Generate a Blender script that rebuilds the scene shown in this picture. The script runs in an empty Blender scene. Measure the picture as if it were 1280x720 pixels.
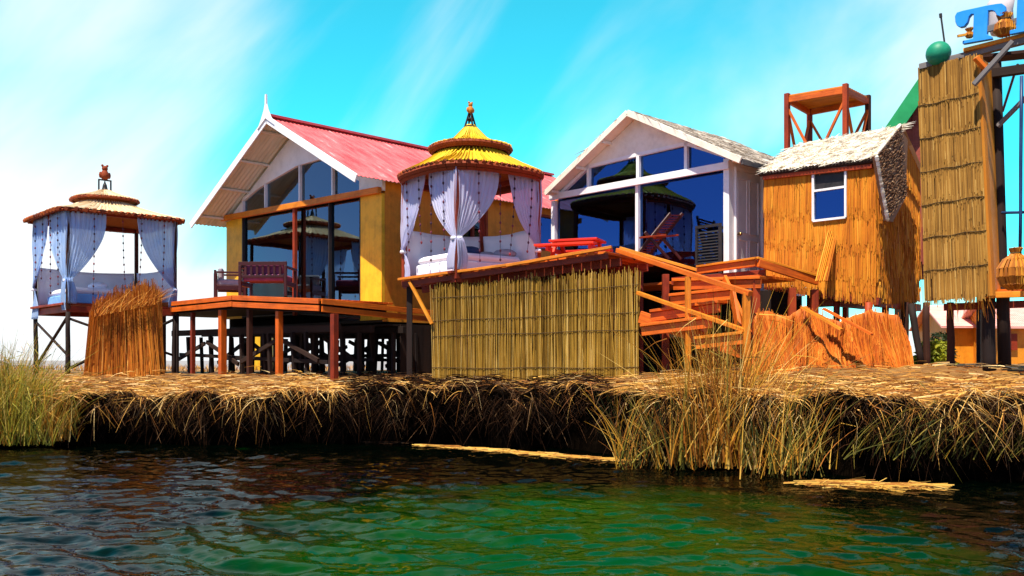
import bpy, math, random
from math import sin, cos, pi, radians
from mathutils import Vector as V
random.seed(11)
C = bpy.context.scene
col = C.collection
F, ZC = 1150.0, 1.45
def U(px, py, D): return V(((px-640)/F*D, D, ZC+(450-py)/F*D))
def lerp(a, b, t): return a+(b-a)*t
def R(a, b): return random.uniform(a, b)
UP = V((0, 0, 1))

# ------------------------------------------------------------------ materials
def new_mat(name):
    m = bpy.data.materials.new(name); m.use_nodes = True
    nt = m.node_tree; nt.nodes.clear()
    o = nt.nodes.new('ShaderNodeOutputMaterial')
    return m, nt, o
def N(nt, t, **kw):
    n = nt.nodes.new(t)
    for k, v in kw.items(): setattr(n, k, v)
    return n
def ramp(nt, cols, fac):
    r = N(nt, 'ShaderNodeValToRGB')
    e = r.color_ramp.elements
    while len(e) < len(cols): e.new(0.5)
    for i, c in enumerate(cols):
        if len(c) == 4: e[i].position = c[3]
        else: e[i].position = i/(len(cols)-1)
        e[i].color = (c[0], c[1], c[2], 1)
    nt.links.new(fac, r.inputs['Fac'])
    return r.outputs['Color']
def surf(name, cols, rough=.7, scale=(6, 6, 6), coord='Object', var=.35, bump=.15, bscale=None, spec=.3, trans=0, metal=0, detail=6, dirt=0):
    """colour ramp driven by stretched noise plus a random value per piece"""
    m, nt, o = new_mat(name); L = nt.links.new
    p = N(nt, 'ShaderNodeBsdfPrincipled')
    p.inputs['Roughness'].default_value = rough; p.inputs['Specular IOR Level'].default_value = spec
    p.inputs['Metallic'].default_value = metal
    if coord == 'UV':
        tc = N(nt, 'ShaderNodeUVMap'); out = tc.outputs['UV']
    else:
        tc = N(nt, 'ShaderNodeTexCoord'); out = tc.outputs[coord]
    mp = N(nt, 'ShaderNodeMapping'); mp.inputs['Scale'].default_value = scale; L(out, mp.inputs['Vector'])
    nz = N(nt, 'ShaderNodeTexNoise'); nz.inputs['Scale'].default_value = 1; nz.inputs['Detail'].default_value = detail; nz.inputs['Roughness'].default_value = .65
    L(mp.outputs[0], nz.inputs['Vector'])
    at = N(nt, 'ShaderNodeAttribute', attribute_name='rnd')
    ma = N(nt, 'ShaderNodeMath', operation='MULTIPLY_ADD')
    ma.inputs[1].default_value = var
    L(at.outputs['Fac'], ma.inputs[0])
    s = N(nt, 'ShaderNodeMath', operation='MULTIPLY_ADD'); s.inputs[1].default_value = (1-var)*1.7; s.inputs[2].default_value = -(1-var)*.35
    L(nz.outputs['Fac'], s.inputs[0]); L(s.outputs[0], ma.inputs[2])
    c = ramp(nt, cols, ma.outputs[0])
    if dirt:
        n2 = N(nt, 'ShaderNodeTexNoise'); n2.inputs['Scale'].default_value = 2.6; n2.inputs['Roughness'].default_value = .7; n2.inputs['Detail'].default_value = 8
        t2 = N(nt, 'ShaderNodeTexCoord'); L(t2.outputs['Object'], n2.inputs['Vector'])
        f = ramp(nt, [(1, 1, 1, .45), (1-dirt, 1-dirt*.98, 1-dirt*.95, .7)], n2.outputs['Fac'])
        mx = N(nt, 'ShaderNodeMix', data_type='RGBA', blend_type='MULTIPLY'); mx.inputs[0].default_value = 1
        L(c, mx.inputs[6]); L(f, mx.inputs[7]); c = mx.outputs[2]
    L(c, p.inputs['Base Color'])
    if bump:
        b = N(nt, 'ShaderNodeBump'); b.inputs['Strength'].default_value = bump; b.inputs['Distance'].default_value = .02
        L(nz.outputs['Fac'], b.inputs['Height']); L(b.outputs[0], p.inputs['Normal'])
    if trans:
        t = N(nt, 'ShaderNodeBsdfTranslucent'); L(c, t.inputs['Color'])
        mx = N(nt, 'ShaderNodeMixShader'); mx.inputs[0].default_value = trans
        L(p.outputs[0], mx.inputs[1]); L(t.outputs[0], mx.inputs[2]); L(mx.outputs[0], o.inputs['Surface'])
    else: L(p.outputs[0], o.inputs['Surface'])
    return m
WOODS = (1.6, 26, 1)
M = {}
M['orange_wood'] = surf('orange_wood', [(.26, .030, .003), (.62, .115, .005), (.74, .21, .010)], .55, WOODS, 'UV', .4, .3, dirt=.35)
M['gold_wood'] = surf('gold_wood', [(.40, .09, .005), (.72, .23, .010), (.80, .36, .03)], .55, WOODS, 'UV', .35, .3, dirt=.4)
M['red_wood'] = surf('red_wood', [(.07, .008, .003), (.26, .028, .004), (.42, .06, .006)], .6, WOODS, 'UV', .45, .3, dirt=.55)
M['red_paint'] = surf('red_paint', [(.45, .012, .005), (.62, .022, .006), (.68, .06, .01)], .5, WOODS, 'UV', .35)
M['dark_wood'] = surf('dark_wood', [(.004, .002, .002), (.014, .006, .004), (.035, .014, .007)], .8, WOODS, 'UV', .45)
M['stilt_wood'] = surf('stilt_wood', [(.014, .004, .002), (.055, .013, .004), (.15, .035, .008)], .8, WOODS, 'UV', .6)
M['grey_wood'] = surf('grey_wood', [(.05, .045, .045), (.14, .13, .13), (.25, .22, .2)], .8, WOODS, 'UV', .5)
M['mahogany'] = surf('mahogany', [(.012, .003, .003), (.045, .008, .007), (.08, .016, .012)], .4, WOODS, 'UV', .4)
M['yellow_ply'] = surf('yellow_ply', [(.70, .34, .012), (.80, .46, .018), (.84, .54, .03)], .55, (30, 30, 1.5), 'Object', .1, .05, dirt=.36)
M['orange_ply'] = surf('orange_ply', [(.58, .17, .010), (.70, .26, .014), (.75, .32, .022)], .55, (14, 14, 1.2), 'Object', .25, .05, dirt=.36)
M['white_paint'] = surf('white_paint', [(.70, .70, .72), (.80, .80, .81), (.84, .83, .82)], .45, (3, 3, 3), 'Object', .2, .05, dirt=.2)
M['cream_paint'] = surf('cream_paint', [(.70, .62, .48), (.82, .76, .64), (.86, .82, .74)], .5, (5, 5, 5), 'Object', .3, .1, dirt=.22)
M['white_door'] = surf('white_door', [(.72, .66, .64), (.82, .77, .75), (.85, .81, .8)], .4, (4, 4, 1), 'Object', .2, .05, dirt=.18)
M['pink_tin'] = surf('pink_tin', [(.30, .020, .03), (.58, .070, .075), (.66, .15, .15), (.82, .58, .56)], .45, (.9, 5, .8), 'UV', .0, .05, spec=.4, dirt=.35)
M['grey_tin'] = surf('grey_tin', [(.26, .31, .25), (.62, .68, .56), (.82, .84, .74)], .45, (.6, 6, .8), 'UV', .2, .05, spec=.4)
M['far_tin'] = surf('far_tin', [(.6, .22, .18), (.75, .36, .3), (.8, .5, .45)], .6, (2, 8, 2), 'Object', .2, .05)
M['green_tin'] = surf('green_tin', [(.004, .16, .05), (.008, .26, .08), (.02, .34, .12)], .5, (3, 3, 3), 'Object', .2, .05)
M['rust_tin'] = surf('rust_tin', [(.12, .02, .012), (.25, .05, .03), (.36, .1, .06)], .6, (3, 12, 3), 'UV', .3, .1)
M['yellow_reed'] = surf('yellow_reed', [(.42, .22, .006), (.66, .42, .010), (.78, .56, .04)], .65, (8, 8, 8), 'Object', .75, .1)
M['rim_reed'] = surf('rim_reed', [(.06, .009, .003), (.22, .034, .005), (.42, .10, .010)], .75, (8, 8, 8), 'Object', .7, .1)
M['pale_reed'] = surf('pale_reed', [(.46, .30, .13), (.72, .56, .34), (.84, .74, .58)], .7, (8, 8, 8), 'Object', .7, .1)
M['under_reed'] = surf('under_reed', [(.20, .05, .01), (.36, .10, .015), (.45, .15, .02)], .8, (10, 10, 10), 'Object', .4, .1)
M['olive_reed'] = surf('olive_reed', [(.05, .026, .003), (.28, .15, .016), (.48, .29, .04), (.68, .49, .16)], .7, (3, 3, 2), 'Object', .72, .1)
M['tower_reed'] = surf('tower_reed', [(.05, .022, .004), (.22, .10, .014), (.40, .205, .034), (.58, .37, .11)], .7, (3, 3, 2), 'Object', .72, .1)
M['orange_reed'] = surf('orange_reed', [(.16, .035, .003), (.50, .14, .006), (.66, .25, .012), (.78, .42, .05)], .7, (2, 2, 1.2), 'Object', .68, .1)
M['mat_reed'] = surf('mat_reed', [(.12, .018, .003), (.44, .09, .007), (.62, .20, .016), (.76, .42, .08)], .7, (2.5, 2.5, 2), 'Object', .55, .1)
M['sheaf_reed'] = surf('sheaf_reed', [(.08, .018, .003), (.36, .10, .008), (.60, .23, .02), (.80, .48, .12)], .7, (3, 3, 1.5), 'Object', .7, .1)
M['white_thatch'] = surf('white_thatch', [(.34, .27, .17), (.66, .58, .44), (.80, .74, .62), (.86, .82, .74)], .8, (9, 9, 9), 'Object', .7, .2)
M['grey_thatch'] = surf('grey_thatch', [(.07, .05, .035), (.26, .21, .16), (.48, .43, .36), (.74, .69, .6)], .85, (9, 9, 9), 'Object', .7, .2)
M['brown_weave'] = surf('brown_weave', [(.10, .045, .02), (.30, .15, .07), (.50, .32, .17)], .8, (9, 9, 9), 'Object', .7, .2)
M['reed_back'] = surf('reed_back', [(.03, .012, .004), (.09, .035, .008), (.15, .06, .012)], .9, (8, 8, 3), 'Object', .2, .2)
M['bank_shade_mud'] = surf('bank_shade_mud', [(.001, .0008, .0005), (.003, .002, .0012), (.008, .005, .003)], .95, (3, 3, 8), 'Object', .1, .4, spec=0)  # wet rotten reeds, with the bank face's shade also put into the near-black
M['ground'] = surf('ground_straw', [(.04, .018, .006), (.18, .085, .02), (.42, .24, .06)], .9, (2.2, 3, 3), 'Object', .1, .4, detail=10)
M['gold_straw'] = surf('gold_straw', [(.05, .012, .003), (.34, .12, .015), (.70, .38, .07), (.88, .72, .38)], .7, (1.2, 1.2, 1.2), 'Object', .72, 0)
M['raft_straw'] = surf('raft_straw', [(.05, .015, .003), (.34, .13, .015), (.60, .34, .05), (.74, .5, .14)], .7, (1.2, 1.2, 1.2), 'Object', .75, 0)
M['droop_straw'] = surf('droop_straw', [(.002, .0012, .001, 0), (.006, .003, .0015, .5), (.06, .025, .010, .76), (.70, .42, .20, 1)], .75, (1.1, 1.1, 1.1), 'Object', .62, 0, spec=.05)  # dark end holds the shade of the bank face besides wet rot
M['dry_reed'] = surf('dry_reed', [(.05, .014, .003), (.42, .14, .012), (.72, .38, .03), (.86, .68, .25)], .7, (1.5, 1.5, .5), 'Object', .7, 0, trans=.25)
M['green_reed'] = surf('green_reed', [(.006, .012, .002), (.045, .055, .007), (.24, .20, .02), (.66, .46, .10)], .7, (1.5, 1.5, .6), 'Object', .7, 0, trans=.25)
M['left_reed'] = surf('left_reed', [(.010, .020, .003), (.10, .12, .010), (.44, .38, .03), (.82, .68, .15)], .7, (1.5, 1.5, .6), 'Object', .7, 0, trans=.3)
M['lime_leaf'] = surf('lime_leaf', [(.10, .14, .008), (.26, .28, .012), (.42, .40, .03)], .6, (4, 4, 4), 'Object', .7, 0, trans=.3)
M['dark_leaf'] = surf('dark_leaf', [(.006, .014, .004), (.02, .035, .008), (.05, .07, .012)], .6, (4, 4, 4), 'Object', .7, 0, trans=.2)
M['white_cloth'] = surf('white_cloth', [(.74, .75, .82), (.82, .82, .87), (.86, .86, .88)], .8, (5, 5, 5), 'Object', .1, .15)
M['grey_cloth'] = surf('grey_cloth', [(.20, .19, .22), (.36, .34, .38), (.46, .44, .48)], .85, (9, 9, 9), 'Object', .3, .15)
M['navy_cloth'] = surf('navy_cloth', [(.010, .018, .05), (.02, .04, .11), (.05, .07, .16)], .85, (9, 9, 9), 'Object', .3, .15)
M['plum_cloth'] = surf('plum_cloth', [(.09, .015, .06), (.17, .04, .11), (.26, .08, .17)], .85, (9, 9, 9), 'Object', .3, .15)
M['blue_cloth'] = surf('blue_cloth', [(.10, .28, .62), (.20, .42, .75), (.36, .55, .8)], .85, (5, 5, 5), 'Object', .3, .15)
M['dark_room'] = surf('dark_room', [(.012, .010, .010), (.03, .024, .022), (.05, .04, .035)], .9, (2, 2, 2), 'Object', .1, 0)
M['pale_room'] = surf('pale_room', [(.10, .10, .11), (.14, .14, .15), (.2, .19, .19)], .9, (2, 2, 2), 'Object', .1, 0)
M['blue_letter'] = surf('blue_letter', [(.012, .20, .66), (.02, .27, .78), (.05, .34, .8)], .4, (3, 3, 3), 'Object', .1, .02)
M['pale_figure'] = surf('pale_figure', [(.50, .44, .42), (.62, .56, .55), (.7, .66, .64)], .7, (8, 8, 8), 'Object', .2, .1)
M['green_ball'] = surf('green_ball', [(.004, .16, .085), (.008, .23, .12), (.02, .3, .16)], .5, (6, 6, 6), 'Object', .1, .1)
M['blue_pipe'] = surf('blue_pipe', [(.006, .02, .07), (.012, .04, .12), (.03, .07, .18)], .4, (3, 3, 3), 'Object', .1, 0)
M['black_iron'] = surf('black_iron', [(.008, .008, .010), (.02, .018, .018), (.04, .03, .03)], .5, (8, 8, 8), 'Object', .1, .05)
M['bead'] = surf('bead', [(.02, .012, .03), (.08, .02, .04), (.25, .03, .04)], .4, (1, 1, 1), 'Object', .95, 0)
M['twine'] = surf('twine', [(.03, .016, .006), (.07, .04, .012), (.1, .06, .02)], .9, (9, 9, 9), 'Object', .3, 0)
M['pot_reed'] = surf('pot_reed', [(.14, .03, .004), (.50, .17, .010), (.70, .36, .04)], .65, (9, 9, 2), 'Object', .7, .2)
M['brass'] = surf('brass', [(.4, .26, .08), (.5, .34, .12), (.55, .4, .16)], .3, (9, 9, 9), 'Object', .1, 0, metal=1)

def curtain_mat(name, cs):
    m, nt, o = new_mat(name); L = nt.links.new
    d = N(nt, 'ShaderNodeBsdfDiffuse'); t = N(nt, 'ShaderNodeBsdfTranslucent'); tr = N(nt, 'ShaderNodeBsdfTransparent')
    tc = N(nt, 'ShaderNodeTexCoord'); nz = N(nt, 'ShaderNodeTexNoise'); nz.inputs['Scale'].default_value = 3; L(tc.outputs['Object'], nz.inputs['Vector'])
    c = ramp(nt, cs, nz.outputs['Fac'])
    L(c, d.inputs['Color']); L(c, t.inputs['Color'])
    a = N(nt, 'ShaderNodeMixShader'); a.inputs[0].default_value = .55; L(d.outputs[0], a.inputs[1]); L(t.outputs[0], a.inputs[2])
    b = N(nt, 'ShaderNodeMixShader'); b.inputs[0].default_value = .24; L(a.outputs[0], b.inputs[1]); L(tr.outputs[0], b.inputs[2])
    L(b.outputs[0], o.inputs['Surface']); return m
M['curtain'] = curtain_mat('lavender_shade_curtain', [(.70, .71, .96), (.78, .79, .97), (.84, .83, .95)])  # white cloth with the bluish sky-lit shade put into its colour
M['blue_shade_curtain'] = curtain_mat('blue_shade_curtain', [(.30, .54, .95), (.52, .70, .97), (.76, .84, .97)])  # blue of the sky-lit, backlit cloth painted in more strongly
def glass_mat(name, tint, gloss, base):
    m, nt, o = new_mat(name); L = nt.links.new
    tr = N(nt, 'ShaderNodeBsdfTransparent'); tr.inputs['Color'].default_value = (*tint, 1)
    g = N(nt, 'ShaderNodeBsdfGlossy'); g.inputs['Roughness'].default_value = .012; g.inputs['Color'].default_value = (*gloss, 1)
    tc = N(nt, 'ShaderNodeTexCoord'); nz = N(nt, 'ShaderNodeTexNoise'); nz.inputs['Scale'].default_value = .8; nz.inputs['Detail'].default_value = 1
    L(tc.outputs['Object'], nz.inputs['Vector'])
    bp = N(nt, 'ShaderNodeBump'); bp.inputs['Strength'].default_value = .05; bp.inputs['Distance'].default_value = .1
    L(nz.outputs['Fac'], bp.inputs['Height']); L(bp.outputs[0], g.inputs['Normal'])
    fr = N(nt, 'ShaderNodeFresnel'); fr.inputs['IOR'].default_value = base
    mx = N(nt, 'ShaderNodeMixShader'); L(fr.outputs[0], mx.inputs[0]); L(tr.outputs[0], mx.inputs[1]); L(g.outputs[0], mx.inputs[2])
    L(mx.outputs[0], o.inputs['Surface']); return m
M['glass'] = glass_mat('coated_glass', (.45, .6, .7), (.62, .85, 1.0), 2.6)
M['blue_glass'] = glass_mat('blue_glass', (.70, .78, .95), (.16, .40, 1.0), 2.9)
def water_mat():
    m, nt, o = new_mat('lake_water'); L = nt.links.new
    tc = N(nt, 'ShaderNodeTexCoord')
    def noise(sc, det, dist, rot):
        mp = N(nt, 'ShaderNodeMapping'); mp.inputs['Scale'].default_value = sc; mp.inputs['Rotation'].default_value = (0, 0, rot)
        L(tc.outputs['Object'], mp.inputs['Vector'])
        n = N(nt, 'ShaderNodeTexNoise'); n.inputs['Scale'].default_value = 1; n.inputs['Detail'].default_value = det; n.inputs['Distortion'].default_value = dist
        L(mp.outputs[0], n.inputs['Vector']); return n.outputs['Fac']
    h3 = noise((9, 14, 1), 2, .5, .1)
    b2 = N(nt, 'ShaderNodeBump'); b2.inputs['Strength'].default_value = 1; b2.inputs['Distance'].default_value = .004; L(h3, b2.inputs['Height'])
    d = N(nt, 'ShaderNodeBsdfDiffuse')
    # murky green weed bloom off the middle of the bank, nearly black peat water elsewhere
    n3 = noise((.8, .9, 1), 4, .6, 0)
    mg = N(nt, 'ShaderNodeMapping'); mg.inputs['Location'].default_value = (-.1, -1.75, 0); mg.inputs['Scale'].default_value = (.26, .24, 1); L(tc.outputs['Object'], mg.inputs['Vector'])
    gr = N(nt, 'ShaderNodeTexGradient', gradient_type='SPHERICAL'); L(mg.outputs[0], gr.inputs['Vector'])
    ad = N(nt, 'ShaderNodeMath', operation='MULTIPLY_ADD'); ad.inputs[1].default_value = .8; L(n3, ad.inputs[0]); L(gr.outputs['Fac'], ad.inputs[2])
    L(ramp(nt, [(.0001, .0008, .0004, .52), (.0002, .034, .0004, 1.0)], ad.outputs[0]), d.inputs['Color']); L(b2.outputs[0], d.inputs['Normal'])
    g = N(nt, 'ShaderNodeBsdfGlossy'); g.inputs['Roughness'].default_value = .005; L(b2.outputs[0], g.inputs['Normal'])
    g.inputs['Color'].default_value = (.66, .60, .58, 1)
    fr = N(nt, 'ShaderNodeFresnel'); fr.inputs['IOR'].default_value = 1.33; L(b2.outputs[0], fr.inputs['Normal'])
    fm = N(nt, 'ShaderNodeMath', operation='MULTIPLY'); fm.inputs[1].default_value = 1.0; L(fr.outputs[0], fm.inputs[0])
    mx = N(nt, 'ShaderNodeMixShader'); L(fm.outputs[0], mx.inputs[0]); L(d.outputs[0], mx.inputs[1]); L(g.outputs[0], mx.inputs[2])
    L(mx.outputs[0], o.inputs['Surface']); return m
M['water'] = water_mat()

# ------------------------------------------------------------------ mesh builder (world coordinates)
class MB:
    def __init__(s): s.v = []; s.f = []; s.r = []; s.uv = []; s.mi = []
    def face(s, idx, uv=None, r=0.5, mi=0):
        s.f.append(idx); s.r.append(r); s.mi.append(mi)
        s.uv.extend(uv if uv else [(s.v[i][0]*.7+s.v[i][1]*.7, s.v[i][2]) for i in idx])
    def beam(s, p, q, w, h, up=UP, r=None, mi=0):
        p = V(p); q = V(q); d = q-p; L = d.length
        if L < 1e-6: return
        d /= L
        side = d.cross(up)
        if side.length < 1e-3: side = d.cross(V((.71, .70, 0)))
        side.normalize(); u = side.cross(d).normalized()
        if r is None: r = random.random()
        o = len(s.v); k = R(0, 50)
        for e in (p, q):
            for a, b in ((-1, -1), (1, -1), (1, 1), (-1, 1)):
                s.v.append(tuple(e+side*(a*w/2)+u*(b*h/2)))
        c = [0, w, w+h, 2*w+h, 2*w+2*h]
        for i in range(4):
            j = (i+1) % 4
            s.face((o+i, o+j, o+4+j, o+4+i), [(k, k+c[i]), (k, k+c[i+1]), (k+L, k+c[i+1]), (k+L, k+c[i])], r, mi)
        s.face((o+3, o+2, o+1, o), [(k, k), (k+.05, k), (k+.05, k+h), (k, k+h)], r, mi)
        s.face((o+4, o+5, o+6, o+7), [(k, k), (k+.05, k), (k+.05, k+h), (k, k+h)], r, mi)
    def pole(s, p, q, r0, r1=None, n=8, r=None, wob=0, seg=1, cap=True):
        p = V(p); q = V(q); d = q-p; L = d.length; d /= L
        if r1 is None: r1 = r0
        a = d.cross(UP if abs(d.z) < .9 else V((1, 0, 0))).normalized(); b = d.cross(a)
        if r is None: r = random.random()
        o = len(s.v); k = R(0, 50)
        for i in range(seg+1):
            t = i/seg; rr = lerp(r0, r1, t); off = V((R(-wob, wob), R(-wob, wob), 0)) if 0 < i < seg else V((0, 0, 0))
            for j in range(n):
                t2 = 2*pi*j/n; s.v.append(tuple(p+d*(L*t)+off+a*(cos(t2)*rr)+b*(sin(t2)*rr)))
        for i in range(seg):
            for j in range(n):
                j2 = (j+1) % n; b0 = o+i*n; b1 = b0+n
                c0 = j/n*6.28*r0; c1 = (j+1)/n*6.28*r0
                s.face((b0+j2, b0+j, b1+j, b1+j2), [(k+L*i/seg, c1), (k+L*i/seg, c0), (k+L*(i+1)/seg, c0), (k+L*(i+1)/seg, c1)], r)
        if cap:
            s.face(tuple(o+j for j in range(n)), None, r); s.face(tuple(o+seg*n+j for j in reversed(range(n))), None, r)
    def path(s, pts, rad, n=6, r=None):
        for a, b in zip(pts[:-1], pts[1:]): s.pole(a, b, rad, rad, n, r if r is not None else .5)
    def stalk(s, p, q, rad, r=None):
        p = V(p); q = V(q); d = q-p
        a = d.cross(V((.37, .6, .2))).normalized()*rad; b = d.normalized().cross(a)
        if r is None: r = random.random()
        o = len(s.v)
        for e, k in ((p, 1), (q, .7)):
            s.v += [tuple(e+a*k), tuple(e-a*.5*k+b*.87*k), tuple(e-a*.5*k-b*.87*k)]
        uv = [(0, 0)]*4
        for i in range(3):
            j = (i+1) % 3; s.face((o+j, o+i, o+3+i, o+3+j), uv, r)
        s.face((o+3, o+5, o+4), uv[:3], r); s.face((o, o+1, o+2), uv[:3], r)
    def blade(s, p, d, L, w, bend=V((0, 0, -.4)), r=None, seg=3):
        p = V(p); d = V(d).normalized()
        side = d.cross(V((R(-1, 1), R(-1, 1), R(-.3, .3)))).normalized()*w/2
        if r is None: r = random.random()
        o = len(s.v)
        for i in range(seg+1):
            t = i/seg; c = p+d*(L*t)+V(bend)*(L*t*t); k = (1-t*.85)
            s.v.append(tuple(c-side*k)); s.v.append(tuple(c+side*k))
        for i in range(seg):
            a = o+2*i; s.face((a, a+1, a+3, a+2), [(0, 0)]*4, r)
    def slab(s, pts, th, r=.5, mi=0):
        """polygon pts thickened by vector th"""
        pts = [V(p) for p in pts]; n = len(pts); o = len(s.v); th = V(th)
        for p in pts: s.v.append(tuple(p))
        for p in pts: s.v.append(tuple(p+th))
        nrm = V((0, 0, 0))
        for i in range(n): nrm += pts[i].cross(pts[(i+1) % n])
        flip = nrm.dot(th) > 0
        a = tuple(range(o, o+n)); b = tuple(range(o+n, o+2*n))
        ax = (pts[1]-pts[0]).normalized(); ay = nrm.normalized().cross(ax)
        uvp = [((p-pts[0]).dot(ax), (p-pts[0]).dot(ay)) for p in pts]
        if flip: s.face(a[::-1], uvp[::-1], r, mi); s.face(b, uvp, r, mi)
        else: s.face(a, uvp, r, mi); s.face(b[::-1], uvp[::-1], r, mi)
        for i in range(n):
            j = (i+1) % n
            q = (o+i, o+j, o+n+j, o+n+i)
            s.face(q if flip else q[::-1], [(0, 0), (.3, 0), (.3, .05), (0, .05)], r, mi)
    def box(s, c, sx, sy, sz, ax=V((1, 0, 0)), r=None, mi=0):
        c = V(c); s.beam(c-ax*sx/2, c+ax*sx/2, sy, sz, UP, r, mi)
    def lathe(s, c, prof, n=20, r=.5, axis=UP, rib=0, ribn=8):
        c = V(c); axis = V(axis).normalized(); a = axis.cross(V((1, .02, 0)) if abs(axis.x) < .9 else V((0, 1, 0))).normalized(); b = axis.cross(a)
        o = len(s.v)
        for (rr, h) in prof:
            for j in range(n):
                t = 2*pi*j/n; k = rr*(1+rib*abs(sin(ribn*t/2)))
                s.v.append(tuple(c+axis*h+a*(cos(t)*k)+b*(sin(t)*k)))
        for i in range(len(prof)-1):
            for j in range(n):
                j2 = (j+1) % n; p = o+i*n
                s.face((p+j, p+j2, p+n+j2, p+n+j), None, r)
        s.face(tuple(o+j for j in reversed(range(n))), None, r); s.face(tuple(o+(len(prof)-1)*n+j for j in range(n)), None, r)
    def ball(s, c, rad, n=10, m=6, sc=(1, 1, 1), r=.5, jit=0):
        o = len(s.v); c = V(c)
        for i in range(m+1):
            t = pi*i/m
            for j in range(n):
                p = 2*pi*j/n; k = rad*(1+R(-jit, jit))
                s.v.append((c.x+sc[0]*k*sin(t)*cos(p), c.y+sc[1]*k*sin(t)*sin(p), c.z-sc[2]*rad*cos(t)))
        for i in range(m):
            for j in range(n):
                j2 = (j+1) % n; a = o+i*n
                s.face((a+j, a+j2, a+n+j2, a+n+j), None, r)
    def grid(s, P, nu, nv, r=.5, mi=0, flip=False):
        o = len(s.v)
        for i in range(nu+1):
            for j in range(nv+1): s.v.append(tuple(P(i/nu, j/nv)))
        for i in range(nu):
            for j in range(nv):
                a = o+i*(nv+1)+j; q = (a, a+nv+1, a+nv+2, a+1)
                uv = [(i/nu, j/nv), ((i+1)/nu, j/nv), ((i+1)/nu, (j+1)/nv), (i/nu, (j+1)/nv)]
                rr = r() if callable(r) else r
                if flip: s.face(q[::-1], uv[::-1], rr, mi)
                else: s.face(q, uv, rr, mi)
    def build(s, name, mat, parent=None, smooth=False, bevel=0, label=None, solid=0, loc=None):
        me = bpy.data.meshes.new(name)
        base = V((0, 0, 0))
        if parent is not None: base = wloc(parent)
        org = base
        if loc is not None: org = V(loc)
        me.from_pydata([(x-org.x, y-org.y, z-org.z) for x, y, z in s.v], [], s.f)
        a = me.attributes.new('rnd', 'FLOAT', 'FACE'); a.data.foreach_set('value', s.r)
        uvl = me.uv_layers.new(name='UVMap'); uvl.data.foreach_set('uv', [c for t in s.uv for c in t])
        mats = mat if isinstance(mat, (list, tuple)) else [mat]
        for m in mats: me.materials.append(M[m])
        me.polygons.foreach_set('material_index', s.mi)
        if smooth: me.polygons.foreach_set('use_smooth', [True]*len(s.f))
        me.update()
        o = bpy.data.objects.new(name, me); col.objects.link(o)
        o.location = org-base
        if parent is not None: o.parent = parent
        if solid: md = o.modifiers.new('Solidify', 'SOLIDIFY'); md.thickness = solid
        if bevel: md = o.modifiers.new('Bevel', 'BEVEL'); md.width = bevel; md.segments = 1; md.limit_method = 'ANGLE'
        if label: o['label'] = label
        return o
def wloc(o):
    p = V(o.location)
    while o.parent: o = o.parent; p += V(o.location)
    return p
def tag(o, label, cat, group=None, kind=None):
    o['label'] = label; o['category'] = cat
    if group: o['group'] = group
    if kind: o['kind'] = kind
    return o
def thing(name, label, cat, loc, group=None):
    o = bpy.data.objects.new(name, None); o.empty_display_size = .3; col.objects.link(o); o.location = V(loc)
    return tag(o, label, cat, group)
def struct(o): o['kind'] = 'structure'; return o
def one(name, mat, parent, fn, **kw):
    m = MB(); fn(m); return m.build(name, mat, parent, **kw)
def bm_(name, mat, parent, p, q, w, h, bevel=.004, up=UP, **kw):
    m = MB(); m.beam(p, q, w, h, up); return m.build(name, mat, parent, bevel=bevel, **kw)
def pl_(name, mat, parent, p, q, r0, r1=None, n=8, **kw):
    m = MB(); m.pole(p, q, r0, r1, n, wob=r0*.15, seg=4); return m.build(name, mat, parent, smooth=True, **kw)

# ------------------------------------------------------------------ ground, bank, water
EDGE = [(-700, 17.0), (-200, 15.6), (0, 15.3), (80, 15.6), (120, 15.9), (250, 15.8), (340, 15.6), (430, 15.9), (560, 15.5), (700, 14.9), (770, 13.9), (830, 12.4), (1000, 11.5), (1150, 11.1), (1280, 10.8), (1500, 10.2), (2200, 9)]
EX = [((px-640)/F*D, D) for px, D in EDGE]
def edge(x):
    if x <= EX[0][0]: return EX[0][1]
    for (a, da), (b, db) in zip(EX[:-1], EX[1:]):
        if x <= b:
            t = (x-a)/(b-a); t = t*t*(3-2*t); return lerp(da, db, t)+.22*hn(x*1.25, 9)
    return EX[-1][1]
def sm(x, a, b):
    t = max(0, min(1, (x-a)/(b-a))); return t*t*(3-2*t)
def hn(x, y):
    return .5*sin(x*2.1+y*1.3)+.3*sin(x*4.7-y*3.1+1)+.2*sin(x*9.1+y*6.2+2)
def zedge(x): return .85+.16*sm(x, -4.5, -1.5)-.02*sm(x, 2, 5)+.11*hn(x*1.9, 3)
def zback(x): return 1.13+.05*sm(x, -3, 0)+.17*sm(x, 1.5, 4.5)
def ground_z(x, y):
    d = y-edge(x)+.25*hn(x*2.3, 7)
    t = sm(d, 0, 2.6)
    return lerp(zedge(x), zback(x), t)+.035*hn(x*1.5, y*1.5)*(1 if d < 6 else .4)
m = MB()
rows = [(.15, None, -.6), (.2, None, -.05), (.30, None, .18), (.28, .55, None), (.05, .80, None), (-.16, .90, None), (-.12, .98, None), (.12, 1.0, None), (.35, 1, None), (.7, 1, None), (1.1, 1, None), (1.6, 1, None), (2.2, 1, None), (3, 1, None), (4.2, 1, None), (6, 1, None), (9, 1, None), (14, 1, None), (22, 1, None), (32, 1, None)]
NX = 240; nr = len(rows)
for i in range(NX+1):
    x = lerp(-13.5, 11.5, i/NX); e = edge(x)
    for k, (dy, fz, z) in enumerate(rows):
        sp = 1+max(0, dy-2)*.05
        y = e+dy+(.10*hn(x*3.1, k*2.0) if k < 7 else 0)
        xx = x*sp
        if z is None:
            z2 = (zedge(x)*fz if fz < 1 else ground_z(x, e+dy))
        else: z2 = z
        if dy > 21: z2 = zback(x)-(.1 if dy < 30 else 1.5)
        m.v.append((xx, y, z2))
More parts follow.
